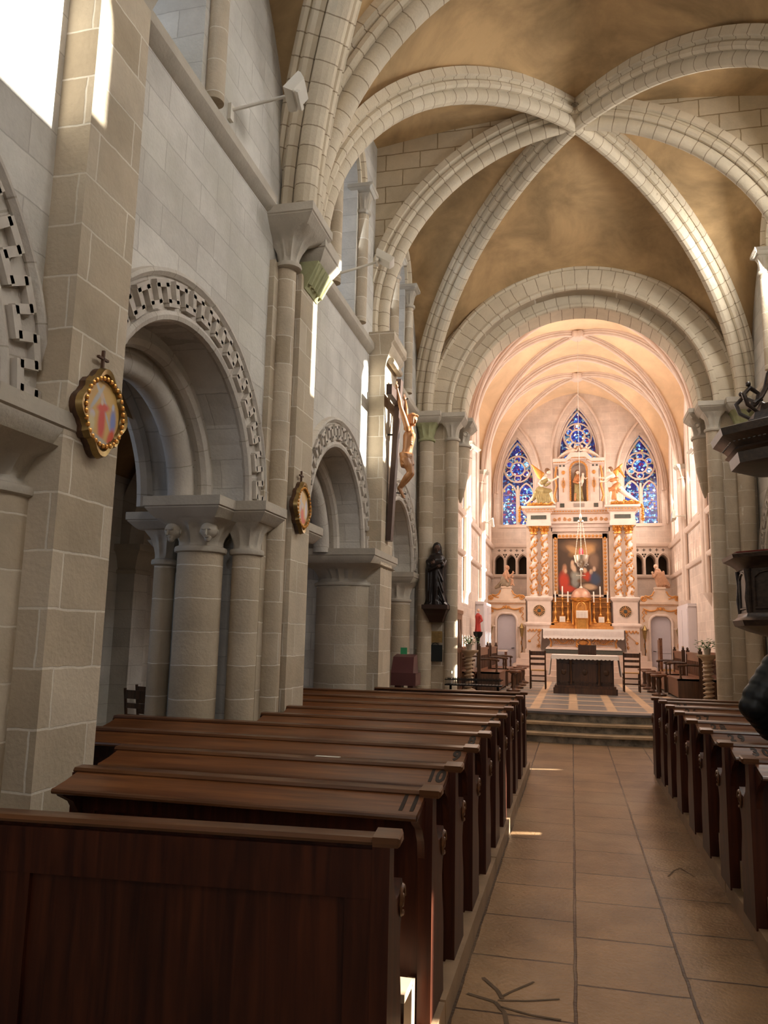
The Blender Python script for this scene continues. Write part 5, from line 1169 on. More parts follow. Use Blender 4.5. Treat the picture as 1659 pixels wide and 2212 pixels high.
for k in range(8):
    m.M=Matrix.Translation(PC)@Matrix.Rotation(k*PI/4,4,'Z')
    for q in range(9): m.box(.655,-.26+.06*q,3.83,.69,-.23+.06*q,3.87)
m.M=None; dm=obj('dentil_moulding',m,PULW,t); dm['kind']='stuff'
for k in range(8):
    a=k*PI/4+PI/8; m=MB(); m.M=Matrix.Translation(PC)@Matrix.Rotation(a,4,'Z')
    m.tube([(.40,0,4.2),(.52,0,4.28),(.56,0,4.40),(.48,0,4.48),(.38,0,4.42),(.40,0,4.33)],[.02,.025,.028,.028,.024,.02],8); m.tube([(.44,0,4.30),(.34,0,4.38),(.24,0,4.55),(.2,0,4.72),(.1,0,4.85)],.024,8); m.ball((.50,0,4.52),.03,8,6)
    obj('scroll_rib',m,PULW,t)
# ---- votive stand, kiosk, plaques
t=thing('votive_stand','black iron votive candle rack before the chancel wall','candle rack',(-1.48,12.35,0))
m=MB(); m.box(-1.92,12.2,.88,-1.05,12.5,.90); m.bar((-1.92,12.2,.97),(-1.05,12.2,.97),.014); m.bar((-1.92,12.5,.97),(-1.05,12.5,.97),.014); obj('tray',m,IRON,t)
m=MB(); [m.bar((-1.9+.05*k,y,.90),(-1.9+.05*k,y,1.0),.007) for k in range(17) for y in (12.2,12.35,12.5)]; obj('spike',m,IRON,t)
for x in (-1.85,-1.12): obj('leg',MB().tube([(x,12.35,0),(x,12.35,.88)],.02,6),IRON,t)
t2=thing('votive_candle','lit white candle at the left end of the iron rack','candle',(-1.83,12.35,.90)); m=MB(); m.lathe([(.012,.9),(.012,1.05)],(-1.83,12.35,0),8); obj('wax',m,WAX,t2); m=MB(); m.ball((-1.83,12.35,1.075),(.008,.008,.018),6,5); obj('flame',m,emit('flame',(1,.75,.35),12),t2)
t=thing('kiosk','dark red information desk behind the pews beside the pilaster','information desk',(-2.45,11.9,0))
RED=plain('dark_red_laminate',(.10,.035,.035),.4)
m=MB(); m.box(-2.62,11.8,0,-2.52,12.0,.9); m.box(-2.42,11.8,0,-2.34,12.0,.9); m.box(-2.66,11.7,.88,-2.28,12.1,1.07); obj('desk',m,RED,t); m=MB(); m.loft([[(-2.66,11.7,1.07),(-2.32,11.7,1.07),(-2.32,12.1,1.07),(-2.66,12.1,1.07)],[(-2.66,11.85,1.30),(-2.34,11.85,1.30),(-2.34,12.1,1.34),(-2.66,12.1,1.34)]]); sl=obj('sloping_panel',m,RED,t)
m=MB(); m.box(-2.60,11.84,1.18,-2.42,11.86,1.22); obj('white_card',m,PAPER,sl); m=MB(); m.box(-2.63,11.76,1.08,-2.42,11.765,1.10); obj('blue_strip',m,plain('blue_plastic',(.05,.04,.45),.4),sl)
m=MB(); m.box(-2.56,11.9,1.34,-2.46,11.92,1.44); obj('green_sign',m,plain('green_sign',(.05,.35,.15),.5),sl)
t=thing('brass_plaque','worn brass inscription plaque on the chancel wall under the robed statue','plaque',(-2.28,13.42,1.6)); m=MB(); m.box(-2.40,13.40,1.52,-2.16,13.43,1.71); obj('plate',m,BRASS,t); m=MB(); [m.box(-2.38,13.396,1.54+.022*k,-2.18-.02*(k%3),13.40,1.546+.022*k) for k in range(7)]; obj('engraving',m,plain('engraved_line',(.15,.10,.04),.6),t)
t=thing('notice_board','black notice board hanging under the brass plaque','board',(-2.28,13.42,1.35)); m=MB(); m.box(-2.40,13.39,1.20,-2.16,13.43,1.48); obj('board',m,plain('slate_black',(.012,.014,.013),.5),t); m=MB(); m.bar((-2.34,13.41,1.48),(-2.28,13.41,1.52),.008); m.bar((-2.22,13.41,1.48),(-2.28,13.41,1.52),.008); obj('hook',m,IRON,t)
# ---- station plaques
def station(cy,cz,x,label,spots,roman=None):
    t=thing('station_plaque',label,'wall plaque',(x,cy,cz),'stations of the cross')
    def quat(k,n=64):
        P=[]
        for i in range(n):
            a=2*PI*i/n; r=.185+.022*math.cos(4*a)+.012*abs(math.cos(4*a)); ss=1.0+.06*abs(math.sin(a)); P.append((cy+k*r*math.cos(a)*.98,cz+k*r*math.sin(a)*ss*1.05))
        # small square ears on the diagonals
        out=[]
        for i,(u,z) in enumerate(P):
            a=2*PI*i/n
            m4=abs(((a-PI/4)%(PI/2))); m4=min(m4,PI/2-m4)
            f=1.09 if m4<.13 else 1.0
            out.append((cy+(u-cy)*f,cz+(z-cz)*f))
        return out
    m=MB(); m.poly(quat(1.0),'x',x,x+.045); fr=obj('backing',m,DKW,t)
    m=MB(); A=quat(1.02);B=quat(.80); n=len(A); m.loft([[(x+.04,u,z) for u,z in A],[(x+.075,u,z) for u,z in quat(.97)],[(x+.07,u,z) for u,z in quat(.86)],[(x+.045,u,z) for u,z in B]],True,False); f2=obj('gilt_frame',m,BRASS,t)
    m=MB(); [m.ball((x+.07,cy+.166*1.02*math.cos(a*PI/16),cz+.172*1.05*math.sin(a*PI/16)),(.012,.014,.014),6,4) for a in range(32)]; obj('frame_scrolls',m,GOLD,f2)
    m=MB(); Q=[(cy+.150*math.cos(a*PI/24),cz+.168*math.sin(a*PI/24)) for a in range(48)]
    m.add([(x+.055,u,z) for u,z in Q],[tuple(range(48))],[tuple(((u-cy)/.3+.5,(z-cz)/.336+.5) for u,z in Q)])
    obj('painted_panel',m,painted('station_scene_%s'%(roman or 'b'),(.62,.38,.10),spots,warp=.012,rough=.4,nscale=8,base2=(.55,.32,.09)),t)
    m=MB(); m.bar((x+.03,cy,cz+.19),(x+.03,cy,cz+.345),.016,.012); m.bar((x+.03,cy-.045,cz+.30),(x+.03,cy+.045,cz+.30),.016,.012); obj('cross',m,plain('dark_cross_wood',(.10,.05,.03),.6),t)
    if roman:
        m=MB(); m.box(x+.03,cy-.035,cz+.19,x+.045,cy+.035,cz+.235); pl=obj('number_plate',m,PAPER,t)
        g=glyph(roman,pl,(.047,-.0,0),(PI/2,0,PI/2),.045); g.location=(x+.047-x,cy-cy,.212); g.parent=t
    return t
station(3.545,2.735,-2.45,'gilt-framed painted plaque of a red-robed figure with a cross, on the nearest pilaster',[(.30,.70,.32,.05,.9,(.42,.42,.42)),(.42,.78,.30,.045,-.7,(.45,.45,.45)),(.62,.45,.36,.03,-.9,(.4,.4,.42)),(.48,.35,.12,.34,0,(.58,.04,.02)),(.50,.58,.20,.07,.2,(.60,.05,.02)),(.46,.66,.05,.05,0,(.62,.48,.36)),(.45,.76,.055,.06,0,(.60,.42,.28)),(.20,.42,.08,.07,0,(.55,.50,.60)),(.19,.26,.11,.18,0,(.62,.52,.28)),(.82,.42,.10,.24,.0,(.18,.22,.50)),(.80,.66,.045,.06,0,(.5,.5,.6)),(.78,.16,.09,.18,-.5,(.60,.08,.03)),(.5,.04,.45,.06,-.2,(.4,.36,.3))],'IV')
station(6.74,2.755,-2.45,'gilt-framed painted plaque with a kneeling red figure, on the second tall pilaster',[(.35,.62,.06,.26,.2,(.45,.42,.42)),(.40,.62,.24,.04,-.3,(.45,.42,.42)),(.48,.30,.16,.22,.3,(.60,.07,.03)),(.60,.14,.20,.09,0,(.60,.08,.04)),(.48,.52,.07,.07,0,(.6,.45,.33)),(.28,.46,.08,.12,0,(.5,.42,.4)),(.82,.48,.13,.28,0,(.70,.66,.70)),(.24,.22,.10,.1,0,(.4,.4,.5))])
# ================================================================ figures
def limb(mb,pts,rs):
    for i in range(len(pts)-1): cap(mb,pts[i],pts[i+1],rs[i],rs[i+1])
    return mb
def sculpt(name,mb,mat,parent,vox,it=3,world=True):
    o=obj(name,mb,mat,parent,80,world)
    r=o.modifiers.new('remesh','REMESH'); r.mode='VOXEL'; r.voxel_size=vox; r.use_smooth_shade=True
    s=o.modifiers.new('smooth','SMOOTH'); s.iterations=it; s.factor=.5
    return o
def hand(mb,w,d,side,palm=.035,L=.035,r=.0075,curl=(0,0,0)):
    """palm from wrist w along d; side: thumb side; five fingers"""
    w=Vector(w); d=Vector(d).normalized(); s=Vector(side); s=(s-d*s.dot(d)).normalized(); c=Vector(curl)
    mb.tube([w,w+d*palm*.5,w+d*palm],[.016*r/.0075,.022*r/.0075,.024*r/.0075],8); mb.ball(w+d*palm*.6,.022*r/.0075,8,6)
    for k,(o_,l) in enumerate(((.022,.85),(.0075,1.0),(-.0075,.93),(-.021,.72))):
        b=w+d*palm*.9+s*o_*r/.0075; m1=b+d*L*l*.55+c*.25*L; e=b+d*L*l+c*L
        cap(mb,b,m1,r,r*.95,6); cap(mb,m1,e,r*.95,r*.8,6)
    b=w+d*palm*.25+s*.022*r/.0075; cap(mb,b,b+(d*.5+s*.8)*L*.6,r*1.1,r,6); cap(mb,b+(d*.5+s*.8)*L*.6,b+(d*1.1+s*.9)*L*.8,r,r*.85,6)
def robe(mb,prof,c,folds=9,amp=.09,ph=0,sy=.75,n=40):
    loops=[]
    for i,(r,z,dx) in enumerate(prof):
        L=[]
        for k in range(n):
            a=2*PI*k/n; t=i/max(1,len(prof)-1); q=r*(1+amp*(1-t*.7)*math.sin(folds*a+ph+2.2*t)+amp*.5*(1-t)*math.sin(folds*1.7*a+1+ph))
            L.append((c[0]+dx+q*math.cos(a),c[1]+sy*q*math.sin(a),c[2]+z))
        loops.append(L)
    return mb.loft(loops)
CARVE=wood('carved_figure_wood',(.30,.125,.045),(.46,.22,.09),'z',.38)
CROSSW=plain('cross_wood',(.075,.045,.035),.5,var=.25,scale=8)
SKIN=plain('painted_flesh',(.70,.46,.34),.5,var=.08,scale=12)
CURL=plain('painted_brown_hair',(.20,.10,.05),.6,var=.2,scale=20)
# ---- large crucifix
t=thing('crucifix','tall dark wooden cross with a carved figure, leaning from the left wall','crucifix',(-2.36,10.25,2.88))
m=MB(); m.M=None
def X(z): return -2.375+.045*(z-2.9)     # front of the leaning upright
m.loft([[(X(z)-.05,10.19,z),(X(z)+.02,10.19,z),(X(z)+.02,10.33,z),(X(z)-.05,10.33,z)] for z in (2.88,5.14)]); obj('upright_beam',m,CROSSW,t)
m=MB(); m.box(X(4.82)-.05,9.68,4.76,X(4.82)+.025,10.86,4.90); 
obj('cross_beam',m,CROSSW,t)
m=MB(); m.bar((-2.65,10.2,4.35),(X(4.35)-.03,10.22,4.35),.02); obj('wall_hook',m,IRON,t)
b=MB(); Y0=10.25
pel=(-2.18,Y0,4.03); che=(-2.135,Y0,4.33); nk=(-2.12,Y0,4.46)
limb(b,[pel,(-2.155,Y0,4.15),che,nk],[.078,.068,.088,.034])
for s in (-1,1): b.ball((-2.10,Y0+s*.045,4.35),(.045,.05,.05),8,6); b.ball((-2.155,Y0+s*.09,4.42),(.045,.04,.045),8,6)
for k in range(3): cap(b,(-2.093,Y0-.05,4.26-.03*k),(-2.093,Y0+.05,4.26-.03*k),.012,.012,6)
head(b,(-2.085,Y0-.015,4.555),(.8,-.55,-.45),.066); cap(b,nk,(-2.10,Y0,4.52),.036,.032)
for s in (-1,1):
    sh=(-2.15,Y0+s*.115,4.44); el=(-2.225,Y0+s*.20,4.70); wr=(-2.262,Y0+s*.27,4.93); limb(b,[sh,(-2.18,Y0+s*.145,4.55),el,(-2.235,Y0+s*.225,4.78),wr],[.042,.038,.028,.030,.019])
    hand(b,wr,(-.15,.10*s,1),(0,-s*1.0,0),.055,.055,.0085,(.25,0,0))
    hip=(-2.17,Y0+s*.05,3.99); kn=(-2.105,Y0+s*.045,3.81); an=(-2.262,Y0+s*.02,3.60)
    limb(b,[hip,(-2.135,Y0+s*.05,3.91),kn,(-2.16,Y0+s*.04,3.74),an],[.068,.062,.042,.045,.024])
    toe=(-2.20,Y0+s*.025,3.485); cap(b,an,toe,.026,.02); 
    for k in range(5): cap(b,(-2.205,Y0+s*.025+(k-2)*.009,3.49),(-2.19,Y0+s*.025+(k-2)*.010,3.465),.007,.006,6)
fg=sculpt('carved_figure',b,CARVE,t,.0075,2)
b=MB(); 
for k in range(9):
    z=4.07-.018*k; b.tube([(-2.175+.02*k/9+.086*math.cos(a*PI/8),Y0+.092*math.sin(a*PI/8),z+.012*math.sin(a*PI/4+k)) for a in range(17)],.013,6)
b.loft([[(-2.17+r*math.cos(a*PI/10),Y0+r*1.08*math.sin(a*PI/10),z) for a in range(20)] for r,z in ((.075,3.89),(.086,3.93),(.088,4.02),(.078,4.09))]); cap(b,(-2.09,Y0-.03,4.0),(-2.08,Y0-.05,3.90),.022,.014); sculpt('loincloth',b,CARVE,fg,.008,1)
b=MB(); c=Vector((-2.085,Y0-.015,4.575)); b.ball(c+Vector((-.012,.01,.022)),(.070,.070,.062),12,8)
for k in range(9): a=PI*.35+k*PI*1.3/8; cap(b,c+Vector((.05*math.cos(a)-.01,.06*math.sin(a)+.005,.01)),c+Vector((.055*math.cos(a)-.012,.065*math.sin(a),-.085)),.02,.012,6)
b.tube([c+Vector((.07*math.cos(a*PI/6),.07*math.sin(a*PI/6),.03+.01*(a%2))) for a in range(13)],.012,5); sculpt('hair',b,CARVE,fg,.008,1)
b=MB()
for s in (-1,1): cap(b,(-2.30,Y0+s*.27,4.93),(-2.22,Y0+s*.27,4.95),.007,.007,6)
cap(b,(-2.30,Y0,3.54),(-2.17,Y0,3.52),.008,.008,6); obj('nail',b,IRON,t)
# ---- black robed statue on its console
BRONZE=plain('blackened_bronze',(.018,.012,.012),.32,.35,var=.2,scale=10,spec=.6)
t=thing('console_shelf','dark bracket under the black robed statue on the chancel wall','bracket',(-2.25,13.25,1.93))
m=MB(); m.loft([[(-2.25-a,13.42-b_,z),(-2.25+a,13.42-b_,z),(-2.25+a,13.45,z),(-2.25-a,13.45,z)] for a,b_,z in ((.11,.16,1.86),(.12,.18,1.90),(.20,.30,2.07),(.22,.33,2.08),(.22,.33,2.15))]); obj('console',m,plain('dark_console_wood',(.045,.022,.016),.4),t)
FLD=plain('dark_patinated_flesh',(.10,.055,.04),.4)
t=thing('robed_statue','black bronze statue of a hooded robed woman holding a bundle, standing on a wall bracket','statue',(-2.25,13.27,2.15))
b=MB(); c0=(-2.25,13.27,2.15)
robe(b,[(.205,0,.01),(.18,.05,.005),(.155,.18,0),(.150,.40,0),(.152,.58,0),(.168,.68,0),(.155,.78,0),(.115,.85,0),(.062,.89,0)],c0,8,.09,.4,.78); 
robe(b,[(.165,.02,-.02),(.175,.3,-.025),(.185,.6,-.02),(.165,.76,-.01),(.10,.86,0),(.088,.93,0),(.082,1.0,0),(.055,1.06,0),(.01,1.085,0)],(c0[0],c0[1]+.03,c0[2]),6,.05,2,.85)
for k,(x0,x1,z0,z1) in enumerate(((.02,.13,.66,.40),(.03,.14,.55,.22),(.03,.16,.40,.06),(-.02,.15,.25,.02),(.02,.03,.6,.1),(-.08,-.09,.6,.05),(-.13,-.12,.7,.05))): cap(b,(c0[0]+x0,13.165,c0[2]+z0),(c0[0]+x1,13.155-.01*k%.03,c0[2]+z1),.014,.018,6)
cap(b,(c0[0]-.14,13.24,c0[2]+.74),(c0[0]-.10,13.15,c0[2]+.60),.045,.04); cap(b,(c0[0]-.10,13.15,c0[2]+.60),(c0[0]+.03,13.12,c0[2]+.64),.04,.025); cap(b,(c0[0]+.14,13.24,c0[2]+.74),(c0[0]+.12,13.15,c0[2]+.66),.045,.04); cap(b,(c0[0]+.12,13.15,c0[2]+.66),(c0[0]-.01,13.11,c0[2]+.70),.04,.024)
cap(b,(c0[0]-.05,13.14,c0[2]+.66),(c0[0]+.10,13.13,c0[2]+.72),.05,.045)
sculpt('hooded_cloak',b,BRONZE,t,.009,2)
b=MB(); head(b,(c0[0]+.015,13.235,c0[2]+.965),(.15,-1,-.3),.058); cap(b,(c0[0],13.25,c0[2]+.88),(c0[0]+.01,13.24,c0[2]+.94),.035,.035)
sculpt('face',b,FLD,t,.006,1)
b=MB(); hand(b,(c0[0]+.0,13.10,c0[2]+.705),(-1,-.1,.1),(0,-.2,1),.04,.035,.008,(0,.1,-.1)); sculpt('hand',b,FLD,t,.006,1); b=MB(); hand(b,(c0[0]+.03,13.11,c0[2]+.645),(1,-.1,.2),(0,-.2,1),.04,.035,.008,(0,.1,.1))
sculpt('hand',b,FLD,t,.006,1)
# ---- polychrome statues of the retable
ROBEG=plain('olive_gold_robe',(.32,.24,.10),.45,.3,var=.35,scale=12); ROBER=plain('red_gold_robe',(.52,.22,.09),.45,.3,var=.35,scale=12); WH=plain('painted_white_flesh',(.80,.62,.50),.45,var=.08)
TC=plain('terracotta_robe',(.46,.25,.15),.6,var=.3,scale=9)
def wing(mb,root,tip,y,w,n=9):
    r=Vector(root); tp=Vector(tip); d=tp-r
    for k in range(n):
        a=k/(n-1); e=r+d*(1-.55*a)+Vector((0,0,-.30*a*d.length*1.0)); e.y=y+.02*k/n; cap(mb,(r.x+d.x*.25*a,y,r.z+d.z*.35*(1-a)),(e.x,e.y,e.z),w*.8,w*.45,6)
    return mb
def flatten(pts,y): return [(p[0],y+(p[2] if len(p)>2 else 0),p[1]) for p in pts]
yA=25.75
t=thing('angel_statue','gilded winged angel sitting on the left end of the altarpiece cornice','statue',(-.95,yA,5.93))
b=MB(); limb(b,flatten([(-.95,6.42),(-.84,6.66),(-.80,6.84),(-.75,6.95)],yA),[.10,.085,.09,.04]); head(b,(-.68,yA,7.06),(1,-.2,.35),.075)
limb(b,flatten([(-.78,6.86,-.06),(-.58,6.74,-.12),(-.40,6.84,-.12)],yA),[.05,.038,.025]); hand(b,(-.40,yA-.12,6.84),(1,-.1,.4),(0,-.4,1),.04,.045,.009)
limb(b,flatten([(-.84,6.86,.04),(-.98,6.68,-.06),(-.90,6.58,-.12)],yA),[.05,.038,.025]); hand(b,(-.90,yA-.12,6.58),(1,-.1,-.2),(0,-.4,1),.04,.04,.009)
limb(b,flatten([(-.62,6.38,-.10),(-.58,6.22,-.12),(-.54,6.06,-.12),(-.48,5.99,-.14)],yA),[.06,.05,.032,.028]); limb(b,flatten([(-1.12,6.28,-.05),(-1.25,6.12,-.08),(-1.38,6.02,-.08),(-1.46,6.0,-.09)],yA),[.06,.05,.032,.025]); sculpt('body',b,WH,t,.014,2)
b=MB(); limb(b,flatten([(-.95,6.46),(-.82,6.42,-.06),(-.64,6.40,-.10)],yA),[.14,.12,.085]); limb(b,flatten([(-.98,6.44),(-1.10,6.28,-.04),(-1.18,6.16,-.05)],yA),[.13,.10,.07])
for k in range(8): cap(b,(-1.08+.06*k,yA-.10,6.40),(-1.02+.055*k+.02*math.sin(k),yA-.12,6.02+.02*(k%3)),.035,.03,6)
limb(b,flatten([(-.86,6.70,-.02),(-.72,6.80,-.08)],yA),[.10,.06]); cap(b,(-.75,yA-.1,6.6),(-.62,yA-.14,6.66),.05,.03); sculpt('robe',b,ROBEG,t,.014,2)
b=MB(); wing(b,(-.84,yA+.06,6.86),(-1.22,yA,7.34),yA+.08,.05); sculpt('wing',b,GOLD,t,.014,1)
b=MB(); b.ball((-.70,yA+.01,7.10),.082,10,8); [b.ball((-.70+.075*math.cos(a),yA+.06*math.sin(a*2),7.10+.07*math.sin(a)),.03,6,5) for a in [.8+k*.45 for k in range(8)]]; sculpt('curly_hair',b,CURL,t,.014,1)
b=MB(); random.seed(2); [b.ball((-1.30+.06*k,yA-.12+random.uniform(-.04,.04),5.97+random.uniform(0,.06)),(.045,.04,.035),6,4) for k in range(14)]; cap(b,(-1.35,yA-.05,5.96),(-.6,yA-.05,5.97),.04,.05); sculpt('gilt_cloud',b,GOLD,t,.016,1)
t=thing('angel_statue','gilded winged angel reclining on the right end of the altarpiece cornice','statue',(1.55,yA,5.93))
b=MB(); limb(b,flatten([(1.50,6.48),(1.40,6.68),(1.34,6.88),(1.30,6.98)],yA),[.10,.085,.09,.04]); head(b,(1.24,yA,7.07),(-1,-.2,.5),.075)
limb(b,flatten([(1.30,6.88,-.06),(1.12,6.78,-.12),(.98,6.80,-.12)],yA),[.05,.036,.024]); hand(b,(.98,yA-.12,6.80),(-1,-.1,.1),(0,-.4,1),.04,.045,.009)
limb(b,flatten([(1.34,6.84,.04),(1.16,6.70,-.04),(1.0,6.68,-.08)],yA),[.05,.036,.024]); hand(b,(1.0,yA-.08,6.68),(-1,-.1,.1),(0,-.4,1),.04,.045,.009)
limb(b,flatten([(1.28,6.36,-.10),(1.26,6.20,-.12),(1.27,6.06,-.12),(1.22,6.0,-.14)],yA),[.055,.045,.03,.026]); limb(b,flatten([(1.56,6.44,-.05),(1.78,6.22,-.08),(2.0,6.08,-.08),(2.12,5.99,-.09)],yA),[.10,.075,.05,.03]); sculpt('body',b,WH,t,.014,2)
b=MB(); limb(b,flatten([(1.48,6.55),(1.38,6.44,-.07),(1.28,6.40,-.10)],yA),[.13,.11,.08]); limb(b,flatten([(1.46,6.76,-.02),(1.30,6.72,-.06)],yA),[.09,.06])
for k in range(7): cap(b,(1.22+.055*k,yA-.11,6.46),(1.30+.045*k,yA-.13,6.10+.05*k*(k>3)),.032,.028,6)
sculpt('robe',b,ROBER,t,.014,2)
b=MB(); wing(b,(1.40,yA+.06,6.92),(1.66,yA,7.28),yA+.08,.05); cap(b,(1.55,yA+.08,7.14),(1.72,yA+.08,6.86),.05,.03); sculpt('wing',b,GOLD,t,.014,1)
b=MB(); b.ball((1.27,yA+.01,7.10),.08,10,8); [b.ball((1.29+.06*math.cos(a),yA+.03,7.10+.07*math.sin(a)),.03,6,5) for a in [k*.5-.6 for k in range(8)]]; sculpt('curly_hair',b,CURL,t,.014,1)
b=MB(); random.seed(4); [b.ball((1.30+.055*k,yA-.12+random.uniform(-.04,.04),5.98+random.uniform(0,.07)),(.045,.04,.035),6,4) for k in range(16)]; cap(b,(1.3,yA-.05,5.97),(2.1,yA-.05,5.97),.05,.04); sculpt('gilt_cloud',b,GOLD,t,.016,1)
# Virgin-like crowned woman with child, in the niche
yN=26.30
t=thing('niche_statue','painted statue of a woman carrying a child, standing in the upper niche','statue',(.28,yN,6.14))
b=MB(); robe(b,[(.17,0,0),(.15,.08,0),(.13,.3,.0),(.135,.5,-.01),(.13,.68,-.02),(.12,.85,-.02),(.06,.95,-.02)],(.28,yN,6.14),7,.12,.3,.7); 
for k in range(5): cap(b,(.18+.04*k,yN-.10,6.72),(.14+.07*k,yN-.11,6.22),.02,.024,6)
sculpt('robe',b,ROBEG,t,.013,2)
b=MB(); limb(b,[(.20,yN-.08,6.95),(.14,yN-.12,6.80),(.28,yN-.17,6.74)],[.05,.045,.03]); limb(b,[(.22,yN-.02,6.98),(.30,yN-.08,6.96),(.40,yN-.13,6.80)],[.055,.05,.03]); cap(b,(.28,yN-.03,6.85),(.26,yN-.03,7.02),.10,.06); cap(b,(.18,yN-.12,6.4),(.16,yN-.11,6.18),.03,.04); sculpt('red_mantle',b,ROBER,t,.013,2)
b=MB(); head(b,(.26,yN-.04,7.12),(.3,-1,-.1),.065); cap(b,(.26,yN-.03,7.0),(.26,yN-.03,7.07),.035,.035); cap(b,(.40,yN-.15,6.78),(.42,yN-.14,6.96),.055,.05); head(b,(.43,yN-.14,7.04),(.6,-1,0),.048); limb(b,[(.44,yN-.15,6.94),(.52,yN-.18,6.88),(.56,yN-.2,6.92)],[.025,.02,.015]); limb(b,[(.40,yN-.15,6.76),(.38,yN-.2,6.64)],[.03,.02]); hand(b,(.28,yN-.17,6.74),(1,-.1,.3),(0,-.3,1),.035,.03,.008); sculpt('flesh_and_child',b,WH,t,.011,1)
b=MB(); b.ball((.25,yN-.01,7.16),.072,10,8); cap(b,(.20,yN,7.14),(.16,yN+.02,6.95),.04,.03); sculpt('hair_and_veil',b,CURL,t,.013,1)
# cherubs on the upper cornice
for s,c_,lab in ((-1,.02,'left'),(1,.58,'right')):
    t=thing('cherub_statue','pale reclining cherub on the %s slope of the altarpiece top'%lab,'statue',(c_,26.2,7.6))
    b=MB(); P=lambda u,z,d=0:(.30+s*u,26.15+d,z); limb(b,[P(.16,7.84),P(.26,7.84),P(.36,7.80)],[.085,.075,.08]); head(b,P(.10,7.98),(-s*.3,-1,.2),.06); cap(b,P(.15,7.88),P(.11,7.95),.04,.035)
    limb(b,[P(.36,7.80,-.04),P(.48,7.74,-.06),P(.60,7.66,-.06)],[.06,.045,.028]); limb(b,[P(.36,7.78,.04),P(.50,7.70,.02),P(.66,7.62)],[.06,.045,.028]); limb(b,[P(.18,7.88,-.06),P(.06,7.82,-.10),P(.02,7.92,-.1)],[.04,.03,.02]); limb(b,[P(.2,7.9,.03),P(.28,8.02,.0),P(.20,8.10,-.03)],[.04,.03,.02]); hand(b,P(.20,8.10,-.03),(-s,-.2,.6),(0,-.3,1),.03,.03,.008)
    cap(b,P(.24,7.88,.06),P(.40,8.0,.08),.05,.02); sculpt('body',b,WH,t,.013,2)
t=thing('shell_crest','carved gilt crest between the two cherubs at the altarpiece top','carving',(.30,26.2,7.8)); b=MB(); [cap(b,(.30,26.15,7.80),(.30+.13*math.sin(a),26.12,7.86+.14*math.cos(a)),.03,.025,6) for a in (-1.2,-.8,-.4,0,.4,.8,1.2)]; sculpt('shell',b,TC,t,.012,1)
# kneeling statues over the side portals
t=thing('kneeling_statue','terracotta coloured statue kneeling with raised hands and a putto over the left door','statue',(-2.05,25.8,3.3))
b=MB(); yK=25.8; limb(b,[(-2.10,yK,3.50),(-2.08,yK,3.68),(-2.05,yK,3.80)],[.12,.105,.06]); limb(b,[(-2.02,yK-.08,3.74),(-1.96,yK-.12,3.60),(-1.84,yK-.14,3.72)],[.05,.04,.026]); limb(b,[(-2.10,yK-.1,3.72),(-2.05,yK-.14,3.56),(-1.98,yK-.16,3.44)],[.05,.038,.024]); head(b,(-2.02,yK-.01,3.90),(1,-.3,.1),.065); hand(b,(-1.84,yK-.14,3.72),(.2,-.2,1),(1,0,0),.04,.04,.009); cap(b,(-2.02,yK-.01,3.93),(-2.05,yK+.01,3.94),.06,.06); sculpt('body',b,TC,t,.013,2)
b=MB(); limb(b,[(-2.12,yK,3.52),(-2.10,yK-.04,3.40),(-2.02,yK-.08,3.34)],[.14,.12,.08]); limb(b,[(-2.14,yK,3.45),(-2.28,yK,3.34),(-2.40,yK,3.26)],[.12,.08,.05]); [cap(b,(-2.2+.05*k,yK-.11,3.52),(-2.28+.07*k,yK-.12,3.33),.022,.022,6) for k in range(6)]; limb(b,[(-2.0,yK,3.40),(-2.0,yK,3.32)],[.08,.08]); sculpt('robe',b,plain('grey_olive_robe',(.30,.23,.16),.6,var=.3,scale=10),t,.013,2)
b=MB(); cap(b,(-1.86,yK-.12,3.50),(-1.87,yK-.12,3.40),.045,.05); head(b,(-1.85,yK-.12,3.60),(-.4,-1,.3),.042); limb(b,[(-1.87,yK-.13,3.38),(-1.90,yK-.15,3.33)],[.03,.02]); limb(b,[(-1.85,yK-.13,3.38),(-1.80,yK-.15,3.32)],[.03,.02]); limb(b,[(-1.86,yK-.13,3.5),(-1.94,yK-.15,3.56)],[.022,.016]); sculpt('putto',b,TC,t,.011,1)
t=thing('robed_figure_statue','terracotta coloured veiled statue leaning forward over the right door','statue',(2.65,25.8,3.3))
b=MB(); limb(b,[(2.72,yK,3.38),(2.68,yK,3.60),(2.64,yK,3.80)],[.14,.15,.10]); limb(b,[(2.70,yK-.02,3.40),(2.84,yK,3.34),(2.96,yK,3.31)],[.10,.07,.04]); [cap(b,(2.56+.04*k,yK-.12,3.76),(2.62+.07*k,yK-.12,3.36),.022,.024,6) for k in range(6)]; [cap(b,(2.80+.0*k,yK-.05+.03*k,3.78),(2.84,yK-.05,3.45),.04,.035,6) for k in range(2)]; limb(b,[(2.58,yK-.1,3.76),(2.50,yK-.15,3.62),(2.46,yK-.17,3.72)],[.055,.045,.026]); sculpt('robe',b,TC,t,.013,2)
b=MB(); head(b,(2.57,yK-.02,3.94),(-.6,-1,-.1),.062); cap(b,(2.62,yK,3.84),(2.58,yK,3.90),.04,.04); b.ball((2.585,yK+.01,3.965),.068,10,7); hand(b,(2.46,yK-.17,3.72),(-.2,-.2,1),(1,0,0),.04,.035,.009); sculpt('head_and_hand',b,plain('pale_terracotta',(.58,.38,.26),.6),t,.011,1)
